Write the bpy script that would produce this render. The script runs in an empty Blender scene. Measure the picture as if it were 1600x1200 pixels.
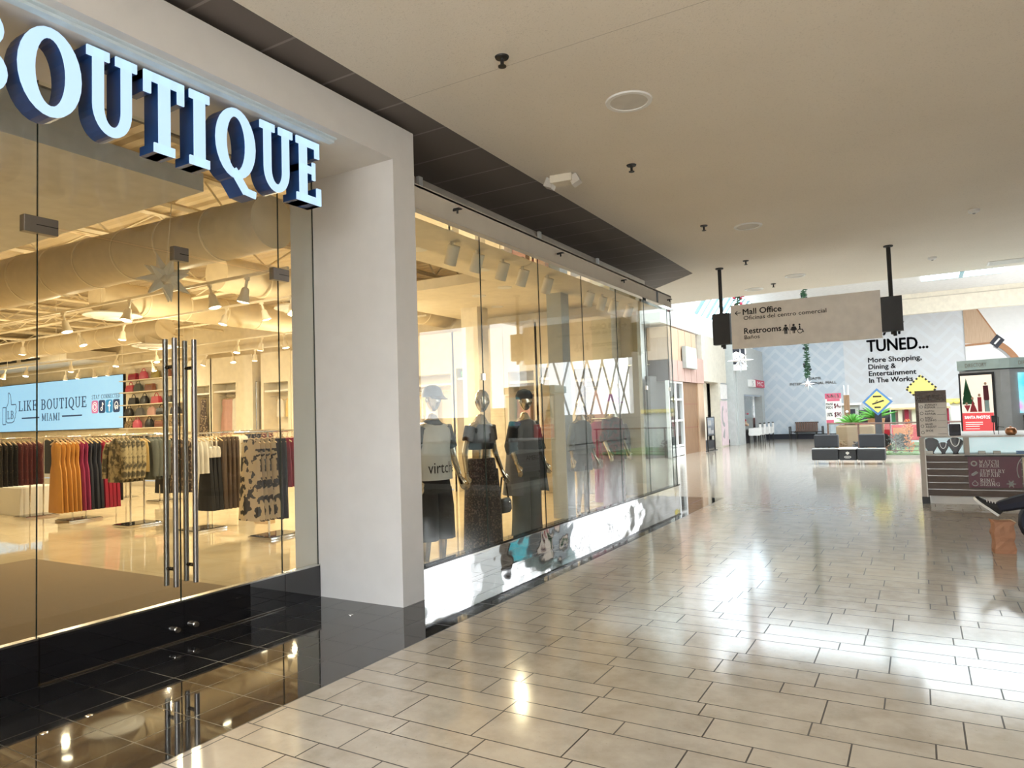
import bpy, bmesh, math, random
from mathutils import Vector, Matrix
random.seed(7)
S = bpy.context.scene
C = S.collection
PI = math.pi
R = math.radians

# ------------------------------------------------------------------ materials
class NT:
    def __init__(s, name):
        s.m = bpy.data.materials.new(name); s.m.use_nodes = True
        s.t = s.m.node_tree; s.t.nodes.clear()
        s.o = s.n('ShaderNodeOutputMaterial')
    def n(s, k, **kw):
        x = s.t.nodes.new(k)
        for a, b in kw.items(): setattr(x, a, b)
        return x
    def l(s, a, b): s.t.links.new(a, b)
    def put(s, sock, v):
        if isinstance(v, bpy.types.NodeSocket): s.l(v, sock)
        else: sock.default_value = v
    def math(s, op, a, b=0.0, c=None):
        x = s.n('ShaderNodeMath', operation=op); s.put(x.inputs[0], a); s.put(x.inputs[1], b)
        if c is not None: s.put(x.inputs[2], c)
        return x.outputs[0]
    def mix(s, f, a, b):
        x = s.n('ShaderNodeMix', data_type='RGBA')
        s.put(x.inputs[0], f)
        for i, v in ((6, a), (7, b)): s.put(x.inputs[i], v if isinstance(v, bpy.types.NodeSocket) else (*v[:3], 1))
        return x.outputs[2]
    def coord(s, scale=(1, 1, 1), kind='Object'):
        tc = s.n('ShaderNodeTexCoord'); mp = s.n('ShaderNodeMapping'); mp.inputs['Scale'].default_value = scale
        s.l(tc.outputs[kind], mp.inputs[0]); return mp.outputs[0]
    def noise(s, scale, detail=3, vec=None, rough=.5):
        x = s.n('ShaderNodeTexNoise'); x.inputs['Scale'].default_value = scale; x.inputs['Detail'].default_value = detail
        x.inputs['Roughness'].default_value = rough
        s.l(vec if vec is not None else s.coord(), x.inputs['Vector']); return x.outputs[0]
    def ramp(s, f, stops, const=False):
        x = s.n('ShaderNodeValToRGB'); e = x.color_ramp.elements
        if const: x.color_ramp.interpolation = 'CONSTANT'
        while len(e) < len(stops): e.new(.5)
        for q, (p, c) in zip(e, stops): q.position = p; q.color = (*c, 1)
        s.l(f, x.inputs[0]); return x.outputs[0]
    def bsdf(s, col, rough=.5, metal=0, bump=None, bs=.1, bd=.01, emit=None, es=0, spec=.5, coat=0):
        b = s.n('ShaderNodeBsdfPrincipled')
        s.put(b.inputs['Base Color'], col if isinstance(col, bpy.types.NodeSocket) else (*col[:3], 1))
        s.put(b.inputs['Roughness'], rough); s.put(b.inputs['Metallic'], metal)
        b.inputs['Specular IOR Level'].default_value = spec
        b.inputs['Coat Weight'].default_value = coat; b.inputs['Coat Roughness'].default_value = .12
        if emit is not None:
            s.put(b.inputs['Emission Color'], emit if isinstance(emit, bpy.types.NodeSocket) else (*emit[:3], 1)); b.inputs['Emission Strength'].default_value = es
        if bump is not None:
            u = s.n('ShaderNodeBump'); u.inputs['Strength'].default_value = bs; u.inputs['Distance'].default_value = bd
            s.l(bump, u.inputs['Height']); s.l(u.outputs[0], b.inputs['Normal'])
        s.l(b.outputs[0], s.o.inputs[0]); return s.m

def mat(name, col, rough=.5, metal=0, var=.06, sc=6, bump=0, emit=None, es=0, spec=.5, coat=0):
    """plain surface with a faint procedural mottling of its colour"""
    t = NT(name); f = t.noise(sc)
    a = tuple(max(0, c * (1 - var)) for c in col); b = tuple(min(1, c * (1 + var)) for c in col)
    cc = t.ramp(f, [(.3, a), (.7, b)])
    m = t.bsdf(cc, rough, metal, f if bump else None, bump, .01, emit, es, spec, coat)
    if es: m.cycles.emission_sampling = 'AUTO'
    return m

def spots(name, base, dark, scale, thr, rough=.7, third=None, thr2=.7):
    t = NT(name); f = t.noise(scale, 2, t.coord((1, 1, 1)))
    st = [(0, base), (thr, dark)] + ([(thr2, third)] if third else [])
    return t.bsdf(t.ramp(f, st, True), rough)

M = {}
def glass(name, tint=(.96, .98, .97), r0=.045, k=.9):
    t = NT(name); lw = t.n('ShaderNodeLayerWeight'); lw.inputs[0].default_value = .5
    # Schlick reflectance of a clear pane
    f = t.math('POWER', lw.outputs['Facing'], 5.0); f = t.math('MULTIPLY_ADD', f, k, r0)
    tr = t.n('ShaderNodeBsdfTransparent'); tr.inputs[0].default_value = (*tint, 1)
    gl = t.n('ShaderNodeBsdfGlossy'); gl.inputs['Roughness'].default_value = 0.0
    mx = t.n('ShaderNodeMixShader'); t.l(f, mx.inputs[0]); t.l(tr.outputs[0], mx.inputs[1]); t.l(gl.outputs[0], mx.inputs[2])
    t.l(mx.outputs[0], t.o.inputs[0]); return t.m
M['glass'] = glass('clear_glass')
M['caseglass'] = glass('case_glass', (.98, .99, .99), .012, .5)
M['glass_edge'] = mat('glass_edge', (.03, .05, .045), .15)

def stone_floor():
    t = NT('limestone_floor'); tc = t.n('ShaderNodeTexCoord'); sp = t.n('ShaderNodeSeparateXYZ'); t.l(tc.outputs['Object'], sp.inputs[0])
    X, Y = sp.outputs[0], sp.outputs[1]
    q = t.math('DIVIDE', t.math('SUBTRACT', Y, 2.835), .9025); p = t.math('FLOOR', q)
    f = t.math('MULTIPLY', t.math('SUBTRACT', q, p), .9025)
    s = t.math('ADD', t.math('ADD', t.math('GREATER_THAN', f, .165), t.math('GREATER_THAN', f, .495)), t.math('GREATER_THAN', f, .66))
    row = t.math('MULTIPLY_ADD', p, 4.0, s)
    d = f
    for e in (.165, .495, .66, .9025): d = t.math('MINIMUM', d, t.math('ABSOLUTE', t.math('SUBTRACT', f, e)))
    wn = t.n('ShaderNodeTexWhiteNoise', noise_dimensions='1D'); t.l(row, wn.inputs['W'])
    wl = t.n('ShaderNodeTexWhiteNoise', noise_dimensions='1D'); t.l(t.math('ADD', row, 91.3), wl.inputs['W'])
    ln = t.math('MULTIPLY_ADD', wl.outputs[0], .34, .40)
    xt = t.math('ADD', t.math('DIVIDE', X, ln), t.math('MULTIPLY', wn.outputs[0], 7.0))
    xi = t.math('FLOOR', xt)
    # joints wander a little so the stones differ in length
    wj = t.n('ShaderNodeTexWhiteNoise', noise_dimensions='2D')
    cb = t.n('ShaderNodeCombineXYZ'); t.l(xi, cb.inputs[0]); t.l(row, cb.inputs[1]); t.l(cb.outputs[0], wj.inputs[0])
    fx = t.math('SUBTRACT', xt, xi); dx = t.math('MULTIPLY', t.math('MINIMUM', fx, t.math('SUBTRACT', 1.0, fx)), ln)
    joint = t.math('LESS_THAN', t.math('MINIMUM', d, dx), .0042)
    n1 = t.noise(5, 6, t.coord((1, 1, 1)), .65); n2 = t.noise(28, 4, t.coord((1.0, 1, 1)), .7)
    c = t.ramp(n1, [(.3, (.39, .335, .265)), (.62, (.51, .45, .37))])
    c = t.mix(t.math('MULTIPLY', t.math('GREATER_THAN', n2, .66), .35), c, (.25, .19, .135))
    c = t.mix(t.math('MULTIPLY', wj.outputs[0], .5), c, (.53, .47, .385))
    c = t.mix(joint, c, (.045, .035, .025))
    ro = t.math('MULTIPLY_ADD', joint, .5, t.math('MULTIPLY_ADD', n1, .12, .06))
    return t.bsdf(c, ro, 0, t.math('MULTIPLY_ADD', joint, -1.0, t.math('MULTIPLY', n1, .06)), .12, .004, spec=.9, coat=.25)
M['stone'] = stone_floor()
def black_tile():
    t = NT('black_granite_tile'); tc = t.n('ShaderNodeTexCoord'); sp = t.n('ShaderNodeSeparateXYZ'); t.l(tc.outputs['Object'], sp.inputs[0])
    d = None
    for ax, off in ((0, 3.24), (1, -2.5)):
        f = t.math('FRACT', t.math('DIVIDE', t.math('ADD', sp.outputs[ax], off), .335)); f = t.math('MINIMUM', f, t.math('SUBTRACT', 1.0, f))
        d = f if d is None else t.math('MINIMUM', d, f)
    j = t.math('LESS_THAN', d, .009); n = t.noise(90, 2)
    return t.bsdf(t.mix(j, t.ramp(n, [(.4, (.012, .012, .013)), (.7, (.03, .03, .032))]), (.001, .001, .001)), t.math('MULTIPLY_ADD', j, .36, .035), 0, t.math('MULTIPLY', j, -1.0), .15, .003, spec=.9)
M['blacktile'] = black_tile()
def store_floor():
    t = NT('cream_porcelain_floor'); tc = t.n('ShaderNodeTexCoord'); sp = t.n('ShaderNodeSeparateXYZ'); t.l(tc.outputs['Object'], sp.inputs[0])
    d = None
    for ax in (0, 1):
        f = t.math('FRACT', t.math('DIVIDE', sp.outputs[ax], .8)); f = t.math('MINIMUM', f, t.math('SUBTRACT', 1.0, f)); d = f if d is None else t.math('MINIMUM', d, f)
    j = t.math('LESS_THAN', d, .003); n = t.noise(2.5, 3)
    return t.bsdf(t.mix(j, t.ramp(n, [(.3, (.72, .60, .40)), (.7, (.80, .68, .48))]), (.5, .4, .25)), t.math('MULTIPLY_ADD', n, .05, .015), 0, n, .04, .01, spec=.6)
M['storefloor'] = store_floor()
def ceil_mat():
    t = NT('stipple_ceiling'); n = t.noise(70, 5, None, .7); b = t.noise(.35, 4)
    c = t.ramp(b, [(.3, (.76, .70, .61)), (.7, (.84, .78, .69))]); c = t.mix(t.math('MULTIPLY', t.math('GREATER_THAN', n, .60), .22), c, (.30, .26, .22))
    tc = t.n('ShaderNodeTexCoord'); sp = t.n('ShaderNodeSeparateXYZ'); t.l(tc.outputs['Object'], sp.inputs[0])
    c = t.mix(t.math('LESS_THAN', t.math('ABSOLUTE', t.math('SUBTRACT', sp.outputs[1], 4.61)), .003), c, (.52, .47, .41))
    return t.bsdf(c, .9, 0, n, .35, .01)
M['ceiling'] = ceil_mat()
def grid_tiles():
    t = NT('charcoal_ceiling_tile'); tc = t.n('ShaderNodeTexCoord'); sp = t.n('ShaderNodeSeparateXYZ'); t.l(tc.outputs['Object'], sp.inputs[0])
    f = t.math('FRACT', t.math('DIVIDE', t.math('SUBTRACT', sp.outputs[1], 3.43), .61)); f = t.math('MINIMUM', f, t.math('SUBTRACT', 1.0, f))
    j = t.math('LESS_THAN', f, .018)
    return t.bsdf(t.mix(j, (.15, .13, .12), (.26, .24, .225)), .8)
M['darkceil'] = grid_tiles()
def far_wall():
    """pale wall graphic of overlapping diamonds and chevrons"""
    t = NT('chevron_wall_graphic'); tc = t.n('ShaderNodeTexCoord'); sp = t.n('ShaderNodeSeparateXYZ'); t.l(tc.outputs['Object'], sp.inputs[0])
    X, Z = sp.outputs[0], sp.outputs[2]
    tri = t.math('PINGPONG', X, .85)
    a = t.math('PINGPONG', t.math('ADD', Z, tri), .33); b = t.math('PINGPONG', t.math('SUBTRACT', Z, tri), .47)
    s1 = t.math('MULTIPLY', t.math('GREATER_THAN', a, .22), .45); s2 = t.math('MULTIPLY', t.math('GREATER_THAN', b, .36), .40)
    side = t.math('GREATER_THAN', X, -3.35)
    base = t.mix(side, (.52, .60, .68), (.64, .66, .69))
    c = t.mix(s1, base, (.70, .745, .79)); c = t.mix(s2, c, (.66, .70, .755))
    return t.bsdf(c, .6)
M['farwall'] = far_wall()
def deck():
    t = NT('corrugated_roof_deck'); tc = t.n('ShaderNodeTexCoord'); sp = t.n('ShaderNodeSeparateXYZ'); t.l(tc.outputs['Object'], sp.inputs[0])
    w = t.math('PINGPONG', sp.outputs[1], .11)
    return t.bsdf((.52, .42, .27), .7, 0, w, 1.0, .25)  # deck tone darkened to paint in the shade behind the lighter joists
M['deck'] = deck()
def slatwall():
    t = NT('brown_woodgrain_slat'); n = t.noise(9, 5, t.coord((.6, 1, 14)))
    return t.bsdf(t.ramp(n, [(.3, (.085, .06, .05)), (.7, (.145, .105, .085))]), .5)
M['slat'] = slatwall()
def wood(name, a, b, sc=(1, 1, 8)):
    t = NT(name); n = t.noise(4, 5, t.coord(sc)); return t.bsdf(t.ramp(n, [(.3, a), (.7, b)]), .55)
M['brownwood'] = wood('walnut_panel', (.20, .115, .06), (.29, .17, .095), (8, 8, .7))
M['benchwood'] = wood('bench_wood', (.12, .07, .055), (.20, .12, .09))
M['tan'] = wood('maple_panel', (.50, .345, .23), (.57, .41, .285), (6, 6, .5))
M['pink'] = wood('blush_panel', (.46, .305, .26), (.52, .36, .31), (6, 6, .5))
M['carpet'] = mat('taupe_mat', (.24, .175, .105), .95, var=.15, sc=220, bump=.3)
for k, c, r in (('white', (.80, .80, .79), .6), ('portal', (.735, .725, .72), .5), ('taupewall', (.20, .17, .14), .5), ('cream', (.80, .74, .62), .65), ('creamwall', (.62, .585, .50), .7), ('soffit', (.60, .55, .47), .8), ('whiteceil', (.72, .71, .70), .8),
                ('storewall', (.78, .69, .52), .8), ('storewhite', (.80, .73, .60), .6), ('truss', (.86, .77, .60), .6), ('duct', (.70, .60, .43), .5), ('stonegrey', (.47, .50, .50), .6),
                ('black', (.012, .012, .013), .5), ('blackgloss', (.008, .008, .009), .05), ('charcoal', (.03, .032, .038), .6), ('navydark', (.02, .022, .035), .5), ('grey', (.35, .35, .35), .5), ('greycol', (.40, .42, .40), .5),
                ('signgrey', (.50, .46, .42), .5), ('signpanel', (.76, .72, .68), .5), ('dirgrey', (.42, .46, .50), .4), ('ink', (.015, .016, .022), .6), ('navyink', (.012, .03, .075), .6), ('red', (.62, .03, .05), .4), ('crimson', (.50, .02, .07), .5), ('yellow', (.74, .60, .16), .5),
                ('blue', (.08, .20, .42), .5), ('green', (.03, .16, .07), .5), ('teal', (.40, .58, .61), .5), ('palteal', (.56, .74, .77), .45), ('orange', (.62, .20, .06), .5), ('kraft', (.40, .20, .115), .85), ('planter', (.35, .25, .15), .8), ('pot', (.40, .20, .10), .7),
                ('leaf', (.10, .33, .05), .5), ('leafdark', (.02, .07, .03), .6), ('turf', (.12, .22, .07), .9), ('skin', (.62, .42, .30), .6), ('maroon', (.14, .025, .04), .7), ('gray_cloth', (.13, .13, .135), .85), ('denim', (.10, .12, .135), .85),
                ('magenta', (.24, .015, .075), .75), ('camel', (.50, .24, .055), .45), ('wine', (.33, .012, .045), .5), ('navy_cloth', (.012, .015, .03), .75), ('black_cloth', (.010, .010, .012), .8), ('yellow_cloth', (.72, .55, .25), .7), ('white_cloth', (.72, .69, .63), .8),
                ('bluegrey_cloth', (.10, .11, .10), .85), ('brown_cloth', (.14, .085, .05), .7), ('rose_cloth', (.55, .33, .30), .8), ('pinkbag', (.60, .10, .18), .4), ('redbag', (.50, .05, .08), .4), ('olivebag', (.33, .27, .08), .5), ('brownbag', (.22, .08, .05), .5), ('blackbag', (.012, .012, .014), .35),
                ('hanger', (.62, .46, .26), .5), ('pinkposter', (.72, .58, .62), .6), ('purplecap', (.33, .03, .30), .7), ('paper', (.78, .77, .74), .6), ('burgundy', (.12, .025, .045), .4), ('greentag', (.15, .45, .30), .6), ('mint', (.62, .68, .60), .5)):
    M[k] = mat(k, c, r, var=.02 if k in ('portal', 'white', 'soffit') else .06)
for k, c, r in (('steel', (.62, .61, .58), .22), ('brushed', (.30, .28, .265), .30), ('chrome', (.75, .74, .72), .08), ('mirror', (.86, .86, .86), .02), ('groove', (.3, .29, .28), .4), ('gold', (.66, .48, .20), .25), ('silver', (.70, .72, .76), .2), ('mann', (.60, .54, .44), .22), ('copper', (.45, .22, .11), .35)):
    M[k] = mat(k, c, r, 1.0, var=.03)
def wavy_steel():
    t = NT('rippled_mirror_steel'); n = t.noise(1.3, 1.5, t.coord((1, 1.2, 2.0))); return t.bsdf((.88, .88, .88), .03, 1.0, n, .22, .05)
M['wavy'] = wavy_steel()
M['blackbase'] = mat('black_mirror_base', (.010, .010, .012), .02, 0, spec=1.0)
M['letter'] = mat('letter_face', (.1, .13, .16), .4, emit=(.55, .78, 1.0), es=.95)
M['letterside'] = mat('letter_return', (.012, .06, .22), .3)
M['rail'] = mat('pale_blue_rail', (.66, .77, .84), .35)
M['screen'] = mat('screen_blue', (.2, .3, .35), .4, emit=(.33, .66, .93), es=.9)
M['lampw'] = mat('warm_lamp', (1, .9, .7), .4, emit=(1, .86, .58), es=14)
M['lampw'].cycles.emission_sampling = 'NONE'
M['lampoff'] = mat('dim_downlight', (.62, .59, .54), .45)
M['sky'] = mat('skylight_glazing', (.8, .9, 1), .3, emit=(.90, .96, 1.0), es=5.4)
M['icon_pink'] = mat('icon_pink', (.3, .1, .2), .4, emit=(.62, .18, .36), es=.8)
M['icon_blue'] = mat('icon_blue', (.02, .1, .2), .4, emit=(.02, .30, .55), es=.8)
M['icon_navy'] = mat('icon_navy', (.01, .02, .04), .5, emit=(.012, .04, .10), es=1)
M['skyadded'] = mat('added_rear_skylight', (.8, .9, 1), .3, emit=(.95, .97, 1.0), es=11)  # glow of the added skylight behind the camera
M['skybar'] = mat('skylight_bar', (.30, .50, .58), .5)
M['day'] = mat('daylit_glazing', (.9, .95, 1), .3, emit=(.95, .97, 1.0), es=4.2)
M['poster_lit'] = mat('lit_red_panel', (.5, .05, .05), .4, emit=(.80, .10, .11), es=.75)
M['lit_cream'] = mat('lit_cream_panel', (.5, .5, .4), .4, emit=(.95, .84, .74), es=.8)
M['lit_white'] = mat('lit_white_ink', (.8, .8, .8), .4, emit=(1, .9, .85), es=.9)
M['case_lit'] = mat('lit_case_back', (.6, .68, .68), .4, emit=(.62, .78, .80), es=.55)
def aqua():
    t = NT('aqua_lit_poster'); n = t.noise(2.2, 2); c = t.ramp(n, [(.35, (.05, .62, .78)), (.55, (.35, .85, .92)), (.68, (.80, .35, .70))])
    return t.bsdf(c, .4, emit=c, es=.75)
M['aqua'] = aqua()
M['camo'] = spots('camouflage_cloth', (.06, .05, .03), (.20, .16, .09), 11, .46, third=(.34, .28, .16), thr2=.55)
M['cow'] = spots('blotch_print_cloth', (.58, .47, .31), (.016, .012, .010), 8.5, .525)
M['leopard'] = spots('leopard_cloth', (.36, .25, .13), (.03, .02, .015), 34, .52)
M['floral'] = spots('floral_print_cloth', (.06, .04, .035), (.36, .28, .2), 20, .56)
M['sparkle'] = spots('sequin_black_cloth', (.012, .011, .012), (.42, .30, .2), 45, .68)
M['sparkmaroon'] = spots('sequin_maroon_cloth', (.13, .03, .035), (.55, .36, .26), 45, .69)
M['speckle'] = spots('speckled_brown_cloth', (.022, .014, .011), (.12, .08, .06), 55, .56)
M['stripe'] = wood('striped_brown_cloth', (.03, .022, .018), (.20, .14, .10), (16, 16, .15))
M['plaid'] = spots('red_check_cloth', (.12, .015, .03), (.03, .02, .03), 16, .5)
M['jewel'] = mat('white_stone', (.9, .9, .9), .1)

# ------------------------------------------------------------------ mesh building
class MB:
    def __init__(s): s.v = []; s.f = []
    def add(s, vs, fs):
        k = len(s.v); s.v += [tuple(v) for v in vs]; s.f += [tuple(i + k for i in f) for f in fs]; return s
    def box(s, a, b, rot=None, piv=None):
        x0, y0, z0 = a; x1, y1, z1 = b
        vs = [Vector(p) for p in ((x0, y0, z0), (x1, y0, z0), (x1, y1, z0), (x0, y1, z0), (x0, y0, z1), (x1, y0, z1), (x1, y1, z1), (x0, y1, z1))]
        if rot is not None:
            p = Vector(piv) if piv is not None else sum(vs, Vector()) / 8
            vs = [p + rot @ (v - p) for v in vs]
        return s.add(vs, [(0, 3, 2, 1), (4, 5, 6, 7), (0, 1, 5, 4), (1, 2, 6, 5), (2, 3, 7, 6), (3, 0, 4, 7)])
    def cbox(s, c, d, rot=None): return s.box([c[i] - d[i] / 2 for i in range(3)], [c[i] + d[i] / 2 for i in range(3)], rot)
    def loft(s, rings, cap=True, closed=True):
        n = len(rings[0]); k = len(s.v); fs = []
        for r in rings: s.v += [tuple(p) for p in r]
        for i in range(len(rings) - 1):
            for j in range(n if closed else n - 1):
                a, b = k + i * n + j, k + i * n + (j + 1) % n; fs.append((a, b, b + n, a + n))
        if cap and closed: fs += [tuple(range(k + n - 1, k - 1, -1)), tuple(range(k + (len(rings) - 1) * n, k + len(rings) * n))]
        s.f += fs; return s
    def tube(s, pts, r, n=8, cap=True):
        pts = [Vector(p) for p in pts]; rs = r if isinstance(r, (list, tuple)) else [r] * len(pts); rings = []; up = None
        for i, p in enumerate(pts):
            d = (pts[min(i + 1, len(pts) - 1)] - pts[max(i - 1, 0)]).normalized()
            if up is None: up = Vector((0, 0, 1)) if abs(d.z) < .9 else Vector((1, 0, 0))
            a = d.cross(up).normalized(); up = a.cross(d).normalized()
            rings.append([p + (a * math.cos(2 * PI * j / n) + up * math.sin(2 * PI * j / n)) * rs[i] for j in range(n)])
        return s.loft(rings, cap)
    def lathe(s, c, prof, n=20, axis='z'):
        rings = []
        for r, h in prof:
            ring = []
            for j in range(n):
                a = 2 * PI * j / n; x, y = r * math.cos(a), r * math.sin(a)
                p = {'z': (x, y, h), 'x': (h, x, y), 'y': (y, h, x)}[axis]; ring.append((c[0] + p[0], c[1] + p[1], c[2] + p[2]))
            rings.append(ring)
        return s.loft(rings)
    def ball(s, c, r, n=16, m=10):
        rx, ry, rz = r if isinstance(r, (list, tuple)) else (r, r, r)
        return s.loft([[(c[0] + rx * math.sin(t) * math.cos(2 * PI * j / n), c[1] + ry * math.sin(t) * math.sin(2 * PI * j / n), c[2] - rz * math.cos(t)) for j in range(n)] for t in [PI * (i + .02) / (m + .04) for i in range(m + 1)]])
    def prism(s, poly, o, u, v, d):
        o, u, v, d = Vector(o), Vector(u), Vector(v), Vector(d); n = len(poly)
        a = [o + u * p[0] + v * p[1] for p in poly]; b = [p + d for p in a]
        return s.add(a + b, [tuple(range(n - 1, -1, -1)), tuple(range(n, 2 * n))] + [(i, (i + 1) % n, n + (i + 1) % n, n + i) for i in range(n)])
    def flat(s, polys, o, u, v):
        o, u, v = Vector(o), Vector(u), Vector(v)
        for p in polys: s.add([o + u * q[0] + v * q[1] for q in p], [tuple(range(len(p)))])
        return s
    def build(s, name, m, parent=None, smooth=False, bev=0, loc=None):
        me = bpy.data.meshes.new(name); me.from_pydata(s.v, [], s.f); me.update()
        bm = bmesh.new(); bm.from_mesh(me); bmesh.ops.recalc_face_normals(bm, faces=bm.faces)
        if bev: bmesh.ops.bevel(bm, geom=list(bm.edges), offset=bev, segments=2, affect='EDGES', profile=.5)
        bm.to_mesh(me); bm.free()
        if smooth:
            for p in me.polygons: p.use_smooth = True
            me.set_sharp_from_angle(angle=R(40))
        o = bpy.data.objects.new(name, me); C.objects.link(o); me.materials.append(M[m] if isinstance(m, str) else m)
        if parent is not None: o.parent = parent
        if loc is not None: o.location = loc
        return o
def tag(o, label, cat, group=None):
    o['label'] = label; o['category'] = cat
    if group: o['group'] = group
    return o
def thing(name, label, cat, loc=(0, 0, 0), rz=0, group=None):
    o = bpy.data.objects.new(name, None); C.objects.link(o); o.location = loc; o.rotation_euler = (0, 0, rz); o.empty_display_size = .1
    return tag(o, label, cat, group)
def struct(o, label=None):
    o['kind'] = 'structure'
    if label: o['label'] = label
    return o
def stuff(o): o['kind'] = 'stuff'; return o
def copy_tree(o, parent=None):
    c = o.copy(); C.objects.link(c); c.parent = parent
    for ch in o.children: copy_tree(ch, c)
    return c
def relabel(o, label, group=None):
    o['label'] = label
    if group: o['group'] = group
    return o
ORD = ['first', 'second', 'third', 'fourth', 'fifth', 'sixth', 'seventh', 'eighth', 'ninth', 'tenth', 'eleventh', 'twelfth', 'thirteenth', 'fourteenth', 'fifteenth', 'sixteenth']

# ------------------------------------------------------------------ lettering
def sans(txt):
    """flat letter faces of the built-in sans font, scaled to cap height 1: (verts, faces, width)"""
    cu = bpy.data.curves.new('lettering', 'FONT'); cu.body = txt; cu.resolution_u = 3
    ob = bpy.data.objects.new('lettering', cu); C.objects.link(ob); bpy.context.view_layer.update()
    me = bpy.data.meshes.new_from_object(ob.evaluated_get(bpy.context.evaluated_depsgraph_get()))
    vs = [(v.co.x / .69, v.co.y / .69) for v in me.vertices]; fs = [tuple(p.vertices) for p in me.polygons]
    bpy.data.objects.remove(ob); bpy.data.curves.remove(cu); bpy.data.meshes.remove(me)
    x0 = min([v[0] for v in vs] or [0]); x1 = max([v[0] for v in vs] or [1])
    return [(x - x0, y) for x, y in vs], fs, x1 - x0
def put_text(mb, txt, o, u, v, h, width=None, bold=0, align='l'):
    vs, fs, w = sans(txt); o, u, v = Vector(o), Vector(u), Vector(v); sx = h if width is None else width / w
    dx = {'l': 0, 'c': -w * sx / 2, 'r': -w * sx}[align]
    offs = [(0, 0)] if not bold else [(-bold, 0), (bold, 0), (0, bold), (0, -bold)]
    for a, b in offs: mb.add([o + u * (x * sx + dx + a * h) + v * (y * h + b * h) for x, y in vs], fs)
    return mb
def arc(cx, cy, rx, ry, a0, a1, wx, wy, n=14):
    out = []
    for i in range(n):
        a, b = R(a0 + (a1 - a0) * i / n), R(a0 + (a1 - a0) * (i + 1) / n)
        o = lambda t, k: (cx + (rx - k * wx) * math.cos(t), cy + (ry - k * wy) * math.sin(t))
        out.append([o(a, 0), o(b, 0), o(b, 1), o(a, 1)])
    return out
def bar(x0, y0, x1, y1, w):
    dx, dy = x1 - x0, y1 - y0; l = math.hypot(dx, dy); nx, ny = -dy / l * w / 2, dx / l * w / 2
    return [(x0 + nx, y0 + ny), (x0 - nx, y0 - ny), (x1 - nx, y1 - ny), (x1 + nx, y1 + ny)]
def rc(x0, y0, x1, y1): return [(x0, y0), (x1, y0), (x1, y1), (x0, y1)]
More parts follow.
